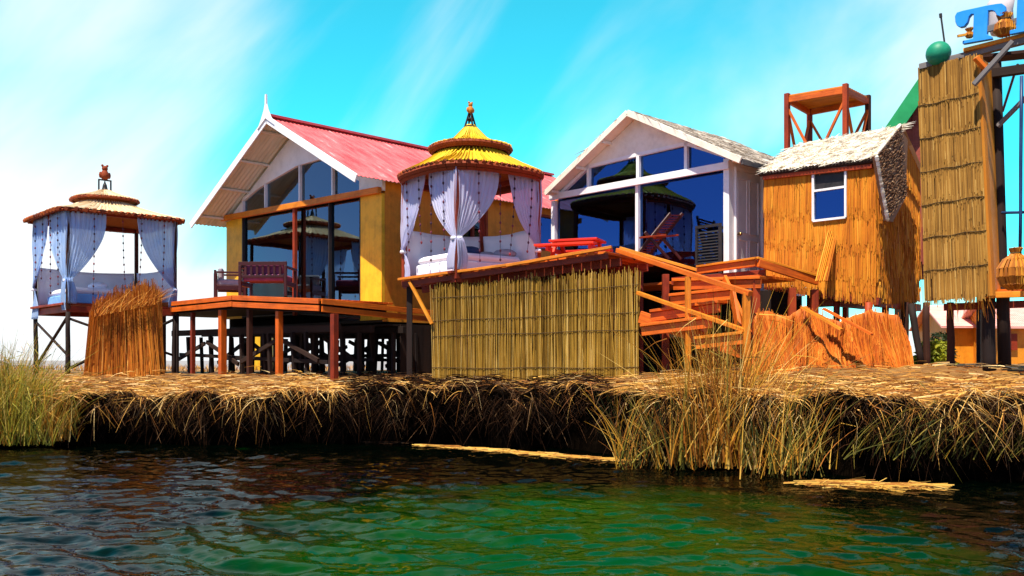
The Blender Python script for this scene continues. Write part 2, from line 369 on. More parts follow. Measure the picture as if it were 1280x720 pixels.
for i in range(NX):
    for k in range(nr-1):
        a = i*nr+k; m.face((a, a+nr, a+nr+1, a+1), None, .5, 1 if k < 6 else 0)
struct(m.build('island_ground', ['ground', 'bank_shade_mud'], smooth=True))
# water: real ripples near the camera, flat sheet beyond
rw = random.Random(4); WV = []
for lam, n, sl in ((1.5, 3, .026), (.75, 4, .036), (.42, 7, .050), (.25, 9, .056), (.15, 8, .040)):
    for i in range(n):
        a = rw.gauss(1.15, .55); kk = 2*pi/(lam*rw.uniform(.75, 1.3)); WV.append((kk*cos(a), kk*sin(a), rw.uniform(0, 6.3), sl/kk))
def wave(x, y):
    wx = x+.22*sin(y*1.3+x*.4); wy = y+.18*sin(x*1.1-y*.5)
    calm = .55+.45*sin(x*.55+y*.35)*sin(y*.8-x*.3+1)
    z = 0
    for kx, ky, ph, am in WV: z += am*sin(kx*wx+ky*wy+ph)
    return z*(.55+.75*calm)
NU = 480; NVr = 560; Y0, Y1 = 3.2, 18.0
m = MB()
for j in range(NVr+1):
    y = Y0*(Y1/Y0)**(j/NVr)
    for i in range(NU+1):
        x = (2*i/NU-1)*(.64*y+1)
        ed_ = min(1, (NU-i)/6, i/6, (NVr-j)/10, j/6)
        m.v.append((x, y, wave(x, y)*max(0, ed_)))
for j in range(NVr):
    for i in range(NU):
        a = j*(NU+1)+i; m.f.append((a, a+1, a+NU+2, a+NU+1))
m.r = [.5]*len(m.f); m.mi = [0]*len(m.f); m.uv = [(0, 0)]*(4*len(m.f))
w0, w1 = .64*Y0+1, .64*Y1+1
o = len(m.v)
m.v += [(-1500, -60, 0), (1500, -60, 0), (1500, 2500, 0), (-1500, 2500, 0), (-w0, Y0, 0), (w0, Y0, 0), (w1, Y1, 0), (-w1, Y1, 0)]
for q in ((0, 1, 5, 4), (1, 2, 6, 5), (2, 3, 7, 6), (3, 0, 4, 7)): m.face(tuple(o+k for k in q), [(0, 0)]*4)
struct(m.build('lake_water', 'water', smooth=True))

# loose straw along the bank
m = MB(); m2 = MB()
for i in range(15000):
    x = R(-11.5, 9.5); e = edge(x); dy = abs(random.gauss(0, 1))*1.0-.12
    y = e+dy; z = ground_z(x, y)+abs(random.gauss(0, .05))
    a = R(0, 2*pi); w = R(.008, .02)
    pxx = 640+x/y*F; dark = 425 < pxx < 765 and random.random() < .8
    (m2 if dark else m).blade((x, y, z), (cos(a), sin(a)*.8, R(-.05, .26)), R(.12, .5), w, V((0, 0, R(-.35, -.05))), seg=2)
for i in range(3600):
    x = R(-11.5, 9.5); e = edge(x)
    if hn(x*1.4, 4) < .1 and random.random() < .8: continue
    y = e-.14+R(-.03, .2); z = ground_z(x, y)+R(0, .05); a = random.gauss(0, .8)
    pxx = 640+x/y*F
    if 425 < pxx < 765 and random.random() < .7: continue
    m.blade((x, y, z), (sin(a), -R(.3, 1)*cos(a), R(-.1, .3)), R(.12, .42), R(.007, .018), V((R(-.3, .3), 0, R(-1.3, -.3))), seg=4)
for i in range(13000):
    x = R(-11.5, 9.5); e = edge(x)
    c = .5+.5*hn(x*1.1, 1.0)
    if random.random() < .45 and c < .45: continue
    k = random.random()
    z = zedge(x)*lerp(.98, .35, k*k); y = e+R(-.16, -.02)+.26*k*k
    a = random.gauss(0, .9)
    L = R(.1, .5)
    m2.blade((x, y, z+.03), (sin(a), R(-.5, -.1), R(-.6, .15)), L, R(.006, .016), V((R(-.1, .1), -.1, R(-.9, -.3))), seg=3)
for i in range(46):
    xt = R(-11, 9); pxx = 640+xt/edge(xt)*F; wd = R(.2, 1.0)
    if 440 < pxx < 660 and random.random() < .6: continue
    for k in range(int(wd*130)):
        x = xt+random.gauss(0, wd*.5); e = edge(x); y = e-.14+R(-.06, .12); z = zedge(x)*R(.75, 1.0)+.03
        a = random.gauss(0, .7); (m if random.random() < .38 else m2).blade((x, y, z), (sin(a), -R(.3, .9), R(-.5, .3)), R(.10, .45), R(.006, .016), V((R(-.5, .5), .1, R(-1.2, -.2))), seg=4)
tag(m.build('loose_straw', 'gold_straw'), 'loose golden straw strewn over the top of the reed bank', 'straw', kind='stuff')
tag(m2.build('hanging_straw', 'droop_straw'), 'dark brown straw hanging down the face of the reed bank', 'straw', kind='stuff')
# far dry grass on the left behind the stilts
m = MB()
for i in range(2600):
    x = R(-26, -5); y = R(25, 42); m.blade((x*y/32, y, 1.1), (R(-.3, .3), R(-.3, .3), 1), R(.10, .30), .03, V((R(-.3, .3), 0, -.2)), seg=2)
tag(m.build('dry_grass', 'gold_straw'), 'strip of short yellow grass far behind the stilts', 'grass', kind='stuff')

# ------------------------------------------------------------------ curtained gazebos
def squircle(th, p):
    c, s = abs(cos(th)), abs(sin(th)); return 1/((c**p+s**p)**(1/p))
def roof_tier(top, under, rim, ctr, ax, ay, R1, z1, R0, z0, p, n, sag=.06, rough=.05, rimh=.05, srad=.022):
    """thatched skirt: cone shell with reeds laid down the slope; R1,z1 eave, R0,z0 top"""
    def P(th, k, dz=0):
        r = squircle(th, lerp(2.2, p, k)); rr = lerp(R0, R1, k)*r
        return ctr+ax*(rr*cos(th))+ay*(rr*sin(th))+UP*(lerp(z0, z1, k)-sag*sin(pi*k)+dz)
    top.grid(lambda u, v: P(u*2*pi, v), 72, 5, r=.35)
    under.grid(lambda u, v: P(u*2*pi, v*.985, -.045), 72, 5, r=.5, flip=True)
    for i in range(n):
        th = 2*pi*(i+R(-.3, .3))/n; rr = random.random()
        for (a, b) in ((.0, .45), (.35, .75), (.66, 1.0+R(0, rough))):
            if a == 0 and i % 2: continue
            top.stalk(P(th, a, .02), P(th+R(-.01, .01), b, .012), srad, min(1, max(0, rr*.7+R(0, .3))))
    for i in range(0, n, 2):
        th = 2*pi*i/n
        rim.pole(P(th, .93, -.03), P(th, 1.035+R(-.01, .02), -.03), rimh*.62, rimh*.55, 7)
def ring(mb, ctr, ax, ay, Rr, z, p, rad, r=.4):
    pts = [ctr+ax*(Rr*squircle(t*2*pi/48, p)*cos(t*2*pi/48))+ay*(Rr*squircle(t*2*pi/48, p)*sin(t*2*pi/48))+UP*z for t in range(49)]
    mb.path(pts, rad, 5, r)
def curtain(parent, A, B, out, zt, ztie, zb, seed=0, spread=.16, label=None, mat='curtain'):
    """cloth hung from A (post) to B along the rod, gathered back to the post at ztie"""
    rs = random.Random(seed)
    A = V(A); B = V(B); d = (B-A); W = d.length; d /= W; out = V(out)
    ph = rs.uniform(0, 6); nf = max(5, int(W*11))
    def P(u, v):
        z = lerp(zt, zb, v); vt = (zt-ztie)/(zt-zb)
        if v < vt:
            k = v/vt; wid = lerp(W, .075, k**1.7*(.55+.45*k)); off = lerp(0, .02, k)
        else:
            k = (v-vt)/(1-vt); wid = lerp(.075, spread, min(1, k*1.6)**.8); off = .02
        amp = (.022*(1-.3*v)+.012*sin(3*v+ph))*(.7+.5*sin(u*5.3+ph*2)**2)
        fold = amp*sin(2*pi*nf*u+ph+1.1*sin(2.3*v*3+ph)+.8*sin(u*9))+.010*sin(4.3*pi*nf*u+v*7)
        sw = .05*sin(pi*v)*u + (.05*sin(v*6+ph) if v > vt else 0)
        return A+d*(off-.05+wid*u)+out*(fold+sw+.03)+UP*(z-A.z)+d*(.012*sin(v*11+u*8+ph))
    mb = MB(); mb.grid(P, 60, 40)
    o = mb.build('curtain', mat, parent, smooth=True, solid=.003, label=label)
    tb = MB(); c = A+d*.03+out*.04; tb.lathe(V((c.x, c.y, ztie-.02)), [(.055, -.03), (.066, 0), (.055, .03)], 12)
    tb.build('tieback', 'white_cloth', o, smooth=True)
def garland(parent, p, zt, zb, sway):
    mb = MB(); n = max(5, int((zt-zb)/.16)); p = V(p); pts = []
    for i in range(n+1):
        t = i/n; pts.append(V((p.x, p.y, 0))+V(sway)*(t*t)+UP*lerp(zt, zb, t))
    mb.path(pts, .004, 4, .1)
    for q in pts[1:]: mb.lathe(q, [(.004, .03), (.015, .018), (.02, 0), (.014, -.02), (.004, -.03)], 8, random.random())
    mb.build('bead_garland', 'bead', parent)

def gazebo(label, front, dL, dR, a, zf, zt, kind, postr, zground):
    front = V(front); dL = V(dL).normalized(); dR = V(dR).normalized()
    corners = {'f': front, 'l': front+dL*a, 'r': front+dR*a, 'b': front+(dL+dR)*a}
    ctr = (corners['l']+corners['r'])/2; ctr.z = 0
    ax, ay = dR, dL
    root = thing('curtained_gazebo', label, 'gazebo', (ctr.x, ctr.y, zf), 'curtained gazebos with thatched roofs')
    def at(p, z): return V((p.x, p.y, z))
    for k in 'flrb':
        bm_('post', 'red_wood' if kind == 2 else 'stilt_wood', root, at(corners[k], zf-.15), at(corners[k], zt), .08, .08, up=dR)
    # head beams
    for p, q in (('f', 'l'), ('f', 'r'), ('l', 'b'), ('r', 'b')):
        d_ = (corners[q]-corners[p]).normalized()
        bm_('head_beam', 'red_wood', root, at(corners[p]+d_*.045, zt-.06), at(corners[q]-d_*.045, zt-.06), .06, .10)
    # platform
    m = MB(); n = 9
    for i in range(n):
        t = (i+.5)/n; p = front+dL*(a*t); m.beam(at(p-dR*.12, zf-.03), at(p+dR*(a+.12), zf-.03), a/n-.01, .05)
    m.build('plank_floor', 'red_wood', root, bevel=.004)
    m = MB()
    for (p, q) in ((front-dL*.0-dR*.0, front+dL*a), (front, front+dR*a)): m.beam(at(p, zf-.14), at(q, zf-.14), .05, .14)
    m.beam(at(corners['l'], zf-.14), at(corners['b'], zf-.14), .05, .138); m.beam(at(corners['r'], zf-.14), at(corners['b'], zf-.14), .05, .138)
    m.build('floor_joist', 'red_wood', root)
    if zground is not None:
        for k, o2 in (('f', V((0, 0, 0))), ('l', V((0, 0, 0))), ('r', V((0, 0, 0))), ('b', V((0, 0, 0)))):
            pl_('stilt', 'dark_wood', root, at(corners[k]+V((R(-.05, .05), 0, 0)), zground-.15), at(corners[k], zf-.21), .06, .05)
        for p, q in (('l', 'f'), ('f', 'r')):
            pl_('brace', 'dark_wood', root, at(corners[p], zground+.15), at(corners[q], zf-.3), .035)
            pl_('brace', 'dark_wood', root, at(corners[q], zground+.45), at(corners[p], zf-.35), .03)
    # roof tiers
    T, Un, Rm = MB(), MB(), MB()
    if kind == 2:
        Rr = a/2+.30; p = 3.2
        roof_tier(T, Un, Rm, ctr, ax, ay, Rr, zt-.02, .62, zt+.36, p, 120, .03, .05, .075)
        ring(Rm, ctr, ax, ay, Rr*.985, zt-.09, p, .055); ring(Rm, ctr, ax, ay, Rr*.95, zt-.15, p, .05)
        T2, U2, R2 = MB(), MB(), MB()
        roof_tier(T2, U2, R2, ctr, ax, ay, .76, zt+.50, .07, zt+.92, 2.3, 84, .13, .03, .05, .016)
        ring(R2, ctr, ax, ay, .75, zt+.45, 2.3, .045); ring(R2, ctr, ax, ay, .70, zt+.42, 2.3, .04)
        m = MB(); m.lathe(ctr, [(.60, zt+.2), (.56, zt+.5), (.3, zt+.58)], 24, .2)
        m.build('roof_collar', 'under_reed', root, smooth=True)
        rm, um, tm = 'rim_reed', 'under_reed', 'yellow_reed'; top = zt+.90
    else:
        Rr = a/2+.24; p = 9
        roof_tier(T, Un, Rm, ctr, ax, ay, Rr, zt-.02, .55, zt+.34, p, 130, .05, .05, .085)
        ring(Rm, ctr, ax, ay, Rr*.985, zt-.07, p, .035)
        T2, U2, R2 = MB(), MB(), MB()
        roof_tier(T2, U2, R2, ctr, ax, ay, .72, zt+.46, .12, zt+.66, 2.6, 80, .02, .03, .06, .018)
        ring(R2, ctr, ax, ay, .71, zt+.42, 2.6, .035)
        m = MB(); m.lathe(ctr, [(.62, zt+.2), (.55, zt+.47), (.3, zt+.55)], 24, .2)
        m.build('roof_collar', 'under_reed', root, smooth=True)
        rm, um, tm = 'rim_reed', 'under_reed', 'pale_reed'; top = zt+.66
    o = T.build('lower_roof', tm, root); Un.build('roof_lining', um, o); Rm.build('roof_rim', rm, o)
    o = T2.build('upper_roof', tm, root); U2.build('roof_lining', um, o); R2.build('roof_rim', rm, o)
    # finial: small frame on the apex carrying a carved figure
    m = MB(); z = top-.04
    if kind == 2:
        for i in range(4):
            t = i*pi/2+.4; m.pole(ctr+V((.13*cos(t), .13*sin(t), z-.02)), ctr+V((.03*cos(t), .03*sin(t), z+.32)), .022, .016, 6)
        m.lathe(ctr, [(.15, z), (.13, z+.05), (.04, z+.10)], 12)
        m.lathe(ctr, [(.05, z+.16), (.07, z+.19), (.05, z+.22)], 10)
        fz = z+.31; fs = .72; fm = 'sheaf_reed'
    else:
        for sx in (-1, 1):
            m.beam(ctr+dR*(sx*.14)+UP*(z-.02), ctr+dR*(sx*.14)+UP*(z+.30), .03, .03)
        m.beam(ctr-dR*.155+UP*(z+.315), ctr+dR*.155+UP*(z+.315), .03, .03)
        m.lathe(ctr, [(.075, z+.09), (.06, z+.12), (.045, z+.2), (.02, z+.25), (.01, z+.30)], 12)
        fz = z+.33; fs = 1.15; fm = 'rim_reed'
    fo = m.build('finial', 'black_iron' if kind == 1 else 'dark_wood', root)
    m = MB(); q = ctr+UP*fz
    m.lathe(q, [(.05*fs, 0), (.085*fs, .04*fs), (.09*fs, .10*fs), (.06*fs, .17*fs), (.045*fs, .19*fs)], 12)
    m.ball(q+UP*.23*fs, .062*fs, 10, 6); m.ball(q+UP*.29*fs+dR*.05*fs, .028*fs, 6, 4); m.ball(q+UP*.29*fs-dR*.05*fs, .028*fs, 6, 4)
    m.ball(q+UP*.09*fs+dR*.09*fs, .035*fs, 6, 4, (1, 1, 2)); m.ball(q+UP*.09*fs-dR*.09*fs, .035*fs, 6, 4, (1, 1, 2))
    m.build('carved_figure', fm, fo, smooth=True)
    # curtains: each open face carries a pair pulled back to its posts
    h = zt-zf; i = 7*kind
    nL = -dR; nR = -dL        # outward normals of the left face (front-left) and of the right face (front-right)
    ztie = zf+h*(.30 if kind == 2 else .24); zbot = zf+(.02 if kind == 2 else -.02)
    curtain(root, at(corners['l'], zt), at(lerp(corners['l'], front, .47), zt), nL, zt-.04, ztie-.08, zbot-(.05 if kind == 2 else .28), i+1, .22 if kind == 2 else .5, mat='curtain' if kind == 2 else 'blue_shade_curtain')
    curtain(root, at(front, zt), at(lerp(front, corners['l'], .50), zt), nL, zt-.04, ztie, zbot-(.0 if kind == 2 else .15), i+2, .2, mat='curtain' if kind == 2 else 'blue_shade_curtain')
    curtain(root, at(front, zt), at(lerp(front, corners['r'], .52 if kind == 2 else .36), zt), nR, zt-.04, ztie, zbot, i+3, .2, mat='curtain' if kind == 2 else 'blue_shade_curtain')
    curtain(root, at(corners['r'], zt), at(lerp(corners['r'], front, .44 if kind == 2 else .40), zt), nR, zt-.04, ztie-.1, zbot, i+4, .2, mat='curtain' if kind == 2 else 'blue_shade_curtain')
    nB = dL
    # white half-height panels closing the back two sides
    hp = h*(.46 if kind == 2 else .44)
    for p, q in (('l', 'b'), ('r', 'b')):
        P0, P1 = corners[p], corners[q]; dd = (P1-P0).normalized(); nn = V((-dd.y, dd.x, 0))
        mb = MB(); mb.grid(lambda u, v: at(P0+dd*(.06+(a-.12)*u)+nn*(.012*sin(u*23)+.01*sin(v*9+u*5)), zf+.03+hp*v-.05*sin(pi*u)*v), 30, 8)
        mb.build('back_panel', 'white_cloth', root, smooth=True, solid=.02)
    # bead strings
    for t, side, zz in ((.16, 'l', .2), (.38, 'l', .12), (.62, 'l', .3), (.86, 'l', .25), (.22, 'r', .1), (.48, 'r', .12), (.66, 'r', .18), (.88, 'r', .22)):
        p = lerp(front, corners[side], t)+(nL if side == 'l' else nR)*.10
        garland(root, p, zt-.05, zf+h*zz, (dL if side == 'l' else dR)*R(-.12, .12))
    # bed inside
    bed = thing('day_bed', ('low day bed with white mattress and dark pillows inside the yellow roofed gazebo' if kind == 2 else 'low day bed with blue valance inside the pale roofed gazebo'), 'bed', (ctr.x, ctr.y, zf), 'day beds in the gazebos')
    c = ctr+dL*.05+UP*(zf+.12)
    m = MB(); m.box(c, a*.84, a*.74, .22, dR); m.build('bed_base', 'blue_cloth' if kind == 1 else 'white_cloth', bed, bevel=.02)
    m = MB(); m.box(c+UP*.19, a*.83, a*.73, .14, dR); m.build('mattress', 'white_cloth', bed, bevel=.05)
    for j, (o1, o2, mt) in enumerate(((.30, -.22, 'grey_cloth'), (.30, .1, 'grey_cloth'), (-.12, -.18, 'navy_cloth' if kind == 2 else 'white_cloth'))):
        m = MB(); q = c+dR*(a*o1)+dL*(a*o2)+UP*.33
        m.ball(q, .2, 14, 8, (1.15, .85, .5), jit=.03); m.build('pillow', mt, bed, smooth=True)
    return root, corners, ctr
gazebo('curtained gazebo with pale straw roof on tall thin stilts above the green reeds', U(85, 386, 20.5), (-.68, .733, 0), (.733, .68, 0), 2.42, ZC+72*20.5/F, ZC+(450-259)*20.5/F, 1, .05, 1.1)
G2F = U(571, 338, 16.5)
gazebo('curtained gazebo with bright yellow scalloped roof in front of the pink roofed house', G2F, (-.6, .8, 0), (.8, .6, 0), 1.86, G2F.z, ZC+(450-199)*16.5/F, 2, .05, None)

# ------------------------------------------------------------------ house with pink tin roof
k1 = 1.09
P1 = V(((477-640)/F*17.5*k1, 17.5*k1, 0)); dL1 = V((-.7055, .7087, 0)); dB1 = V((.7087, .7055, 0))
def H(t, s, z): return P1+dL1*t+dB1*s+UP*z
def solve(P, d, px):   # distance along d from P at which the column px is met
    k = (px-640)/F; return (k*P.y-P.x)/(d.x-k*d.y)
def tz1(px, py, s=0):
    P = H(0, s, 0); t = solve(P, dL1, px); return t, ZC+(450-py)*(P+dL1*t).y/F
W1 = solve(P1, dL1, 283); LEN1 = 8.2
rootH = thing('gabled_house', 'yellow house with pink corrugated tin roof and glass gable front', 'house', H(W1/2, 0, 2.5))
OH = .82
_tA, ZA = tz1(334, 146, -OH); TM = _tA
_t, ZR = tz1(444, 218, -OH); TR = _t
_t, ZL = tz1(241, 276, -OH); TL = _t
slR = (ZA-ZR)/(TM-TR); slL = (ZA-ZL)/(TL-TM)
def zr(t): return ZA-(slR*(TM-t) if t < TM else slL*(t-TM))
def fl(t): return 2.28+.0*t+.22*sm(t, -.5, 4)        # floor sags to the right
zbeamL = tz1(283, 273)[1]; zbeamR = tz1(477, 238)[1]
def zbm(t): return lerp(zbeamR, zbeamL, t/W1)
tg = {px: solve(P1, dL1, px) for px in (303, 331, 371, 374, 399, 411, 415, 450)}
def wallpanel(t0, t1, za0, za1, zb0, zb1, mat, name='wall', th=.08, parent=rootH):
    m = MB(); m.slab([H(t0, 0, za0), H(t1, 0, za1), H(t1, 0, zb1), H(t0, 0, zb0)], dB1*th); return m.build(name, mat, parent)
wallpanel(tg[303], W1, fl(tg[303]), fl(W1), zbm(tg[303])-.05, zbm(W1)-.05, 'yellow_ply')
wallpanel(0, tg[450], fl(0), fl(0), zbm(0)-.05, zbm(tg[450])-.05, 'yellow_ply')
# white gable around the glass
inner = [(tg[450], tz1(450, 224)[1]), (tg[399], tz1(399, 197)[1]), (tg[371], tz1(371, 205)[1]), (tg[331], tz1(331, 228)[1]), (tg[303], tz1(303, 247)[1])]
m = MB(); th = dB1*.08
def zo(t): return zr(t)-.07
m.slab([H(-.02, 0, zbm(0)), H(tg[450], 0, zbm(tg[450])), H(tg[450], 0, zo(tg[450])), H(-.02, 0, zo(-.02))], th)
pts = inner[:]
br = sorted(set([p[0] for p in inner]+[TM]))
def zin(t):
    for (a, za), (b, zb) in zip(pts[:-1], pts[1:]):
        if a <= t <= b: return lerp(za, zb, (t-a)/(b-a))
    return pts[-1][1]
for a, b in zip(br[:-1], br[1:]):
    m.slab([H(a, 0, min(zin(a), zo(a)-.01)), H(b, 0, min(zin(b), zo(b)-.01)), H(b, 0, zo(b)), H(a, 0, zo(a))], th)
m.slab([H(tg[303], 0, zbm(tg[303])), H(W1, 0, zbm(W1)), H(W1, 0, zo(W1)), H(tg[303], 0, zo(tg[303]))], th)
m.build('gable', 'white_paint', rootH)
# glazing
def window(parent, panes, bars, glass, frame, n, P, fw=.05, fd=.07):
    """panes: list of polygons (world points); bars: list of (p,q)"""
    m = MB()
    for a, b in bars: m.beam(a, b, fd, fw, up=(b-a).cross(n))
    w = m.build('window', frame, parent)
    for poly in panes:
        g = MB(); g.slab([p-n*.035 for p in poly], -n*.008); g.build('pane', glass, w)
    return w
n1 = -dB1
def G(t, z): return H(t, .03, z)
Zs = {t: zin(t) for t in br}
ts = [tg[450], tg[415], tg[374], tg[331], tg[303]]
panes = []
for a, b in zip(ts[:-1], ts[1:]):
    mids = [t for t in (tg[399], tg[371]) if a < t < b]
    top = [G(b, zin(b))]+[G(t, zin(t)) for t in sorted(mids, reverse=True)]+[G(a, zin(a))]
    panes.append([G(a, zbm(a)), G(b, zbm(b))]+top)
bars = [(G(t, zbm(t)), G(t, zin(t))) for t in ts]
bars += [(G(a[0], a[1]-.02), G(b[0], b[1]-.02)) for a, b in zip(inner[:-1], inner[1:])]
window(rootH, panes, bars, 'glass', 'white_paint', n1, P1, .045)
ts = [tg[450], tg[411], tg[371], tg[303]]
panes = [[G(a, fl(a)), G(b, fl(b)), G(b, zbm(b)), G(a, zbm(a))] for a, b in zip(ts[:-1], ts[1:])]
bars = [(G(t, fl(t)), G(t, zbm(t)-.06)) for t in (tg[450], tg[411], tg[303])]
bars += [(G(a, fl(a)+.04), G(b, fl(b)+.04)) for a, b in zip(ts[:-1], ts[1:])]
window(rootH, panes, bars, 'glass', 'black_iron', n1, P1, .035)
bm_('door_post', 'red_wood', rootH, H(tg[371], -.05, fl(tg[371])), H(tg[371], -.05, zbm(tg[371])-.07), .09, .08, up=dB1)
bm_('lintel_beam', 'gold_wood', rootH, H(-.05, -.09, zbm(0)-.01), H(W1+.55, -.09, zbm(W1)-.0), .10, .13)
# side, back, left walls
ze = zr(0)-.06; f0 = 2.25
m = MB()
wins = [(2.15, 3.0), (4.6, 6.1)]; zw0, zw1 = ze-1.05, ze-.22
xs = [0.085]+[v for w in wins for v in w]+[LEN1]
for i in range(0, len(xs), 2): m.slab([H(0, xs[i], f0), H(0, xs[i+1], f0), H(0, xs[i+1], ze), H(0, xs[i], ze)], dL1*.08, R(.2, .8))
for a, b in wins:
    m.slab([H(0, a, f0), H(0, b, f0), H(0, b, zw0), H(0, a, zw0)], dL1*.08, R(.2, .8)); m.slab([H(0, a, zw1), H(0, b, zw1), H(0, b, ze), H(0, a, ze)], dL1*.08, .3)
m.build('wall', 'orange_ply', rootH)
nS = -dL1
for a, b in wins:
    mid = (a+b)/2
    q = lambda s, z: H(.03, s, z)
    window(rootH, [[q(a, zw0), q(mid, zw0), q(mid, zw1), q(a, zw1)], [q(mid, zw0), q(b, zw0), q(b, zw1), q(mid, zw1)]],
           [(q(a, zw0), q(a, zw1)), (q(b, zw0), q(b, zw1)), (q(mid, zw0), q(mid, zw1)), (q(a, zw0), q(b, zw0)), (q(a, zw1), q(b, zw1))], 'blue_glass', 'red_wood', nS, P1, .06)
m = MB()
m.slab([H(W1, .085, f0), H(W1, LEN1, f0), H(W1, LEN1, zr(W1)-.06), H(W1, .085, zr(W1)-.06)], -dL1*.08)
m.slab([H(.085, LEN1, f0), H(W1-.085, LEN1, f0), H(W1-.085, LEN1, zo(W1)), H(TM, LEN1, zo(TM)), H(.085, LEN1, zo(.085))], -dB1*.08)
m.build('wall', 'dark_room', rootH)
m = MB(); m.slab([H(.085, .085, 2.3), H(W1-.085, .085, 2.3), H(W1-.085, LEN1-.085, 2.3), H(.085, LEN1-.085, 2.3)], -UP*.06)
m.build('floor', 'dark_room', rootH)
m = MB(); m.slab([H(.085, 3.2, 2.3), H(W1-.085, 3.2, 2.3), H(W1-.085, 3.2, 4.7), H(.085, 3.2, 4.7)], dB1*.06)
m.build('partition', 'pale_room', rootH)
# roof
def rooftin(t0, t1, s0, s1, nm, n, name):
    m = MB()
    nn = 2*n
    def P(u, v, dz):
        s = lerp(s0, s1, u); t = lerp(t0, t1, v); w = .011*cos(u*n*2*pi)
        return H(t, s, zr(t)+dz+w)
    m.grid(lambda u, v: P(u, v, .0), n*4, 8, r=lambda: .5, mi=0, flip=t0 < t1)
    m.grid(lambda u, v: P(u, v, -.012), n*4, 8, mi=1, flip=t0 > t1)
    for i, uv in enumerate(m.uv): m.uv[i] = (uv[1]*4, uv[0]*(s1-s0))
    return m.build(name, nm, rootH, smooth=True)
rooftin(TM, TR-.05, -OH, LEN1+.4, ['pink_tin', 'grey_tin'], 90, 'roof')
rooftin(TM, TL+.1, -OH, LEN1+.4, ['pink_tin', 'grey_tin'], 90, 'roof')
m = MB(); m.beam(H(TM, -OH, ZA+.02), H(TM, LEN1+.4, ZA+.02), .28, .05); m.build('ridge_cap', 'pink_tin', rootH)
for t0, t1 in ((TM, TR-.05), (TM, TL+.1)):
    sgn = 1 if t1 > t0 else -1
    for k, ss in enumerate((-OH+.02,)):
        bm_('barge_board', 'white_paint', rootH, H(t0, ss-.03, zr(t0)-.06), H(t1, ss-.03, zr(t1)-.06), .03, .17)
    for f in (.1, .36, .62, .9):
        t = lerp(t0, t1, f); bm_('purlin', 'cream_paint', rootH, H(t, -OH+.04, zr(t)-.055), H(t, LEN1, zr(t)-.055), .06, .05)
# ridge spire
m = MB(); b = H(TM, -OH-.05, ZA-.02)
m.slab([b-dL1*.36-UP*.22, b-dL1*.20-UP*.02, b-dL1*.08+UP*.16, b-dL1*.028+UP*.30, b-dL1*.02+UP*.52, b+dL1*.02+UP*.52, b+dL1*.028+UP*.30, b+dL1*.08+UP*.16, b+dL1*.20-UP*.02, b+dL1*.36-UP*.22, b-UP*.02], dB1*.04)
m.build('ridge_spire', 'white_paint', rootH)
# sofa bed shapes in the room so that the glass has something behind it
# ------------------------------------------------------------------ deck of the pink roofed house
def dz1(px, py, o):
    P = H(0, -o, 0); t = solve(P, dL1, px); return t, ZC+(450-py)*(P+dL1*t).y/F
DO = 1.75
ed = [dz1(188, 380, DO), dz1(292, 369, DO), dz1(400, 373, DO)]     # front edge, left to right
tLft, tRgt = ed[0][0], ed[2][0]
def zdk(t):
    if t > ed[1][0]: return lerp(ed[1][1], ed[0][1], (t-ed[1][0])/(ed[0][0]-ed[1][0]))
    return lerp(ed[2][1], ed[1][1], (t-ed[2][0])/(ed[1][0]-ed[2][0]))
rootD = thing('timber_deck', 'orange timber deck on many dark stilts under the pink roofed house', 'deck', H(3, -1, 1.1))
m = MB()
for i in range(14):
    s = -DO+(i+.5)*(DO+.0)/14*1.0
    for a, b in ((tLft, ed[1][0]), (ed[1][0], tRgt)): m.beam(H(a, s, zdk(a)-.025), H(b, s, zdk(b)-.025), DO/14-.008, .045)
m.build('plank_floor', 'orange_wood', rootD, bevel=.003)
pR = H(tRgt, -DO, 0); sR = solve(pR, dB1, 540); zRend = ZC+(450-388)*(pR+dB1*sR).y/F
for a, b, za, zb in ((H(tLft, -DO-.03, 0), H(ed[1][0], -DO-.03, 0), zdk(tLft), zdk(ed[1][0])), (H(ed[1][0], -DO-.03, 0), H(tRgt-.03, -DO-.03, 0), zdk(ed[1][0]), zdk(tRgt)), (H(tRgt-.03, -DO, 0), H(tRgt-.03, -DO+sR, 0), zdk(tRgt), zRend)):
    d = (b-a).normalized(); e1 = a+d*.015; e2 = b-d*.015
    bm_('fascia', 'orange_wood', rootD, e1+UP*(za-.055), e2+UP*(zb-.055), .035, .10)
    bm_('fascia', 'orange_wood', rootD, e1+UP*(za-.20)-V((0, -.02, 0)), e2+UP*(zb-.19)-V((0, -.02, 0)), .035, .11)
# stilts: brighter wood paints the sunlit front ones, near-black the shaded inner rows
def gz(p): return 1.08
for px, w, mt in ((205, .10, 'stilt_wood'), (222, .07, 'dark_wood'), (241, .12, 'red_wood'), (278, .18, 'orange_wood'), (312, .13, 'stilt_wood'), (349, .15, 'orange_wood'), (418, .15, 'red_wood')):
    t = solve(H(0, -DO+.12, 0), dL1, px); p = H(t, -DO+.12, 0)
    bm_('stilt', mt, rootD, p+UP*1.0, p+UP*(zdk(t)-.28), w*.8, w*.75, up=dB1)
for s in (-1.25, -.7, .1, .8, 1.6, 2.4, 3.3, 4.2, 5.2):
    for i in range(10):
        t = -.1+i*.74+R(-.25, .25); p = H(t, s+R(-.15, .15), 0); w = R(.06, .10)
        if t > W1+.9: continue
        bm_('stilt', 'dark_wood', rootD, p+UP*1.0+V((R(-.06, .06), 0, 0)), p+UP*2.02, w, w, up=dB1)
for s in (-1.4, -.3, 1.2, 2.6):
    for i in range(4):
        a, b = .2+i*1.6, 1.7+i*1.6
        if i % 2: a, b = b, a
        bm_('brace', 'dark_wood', rootD, H(a, s, 1.25+R(0, .2)), H(b, s, 1.95-R(0, .15)), .05, .09)
    bm_('brace', 'dark_wood', rootD, H(0, s+.1, 1.5+R(-.1, .1)), H(6.5, s+.1, 1.55+R(-.1, .1)), .05, .08)
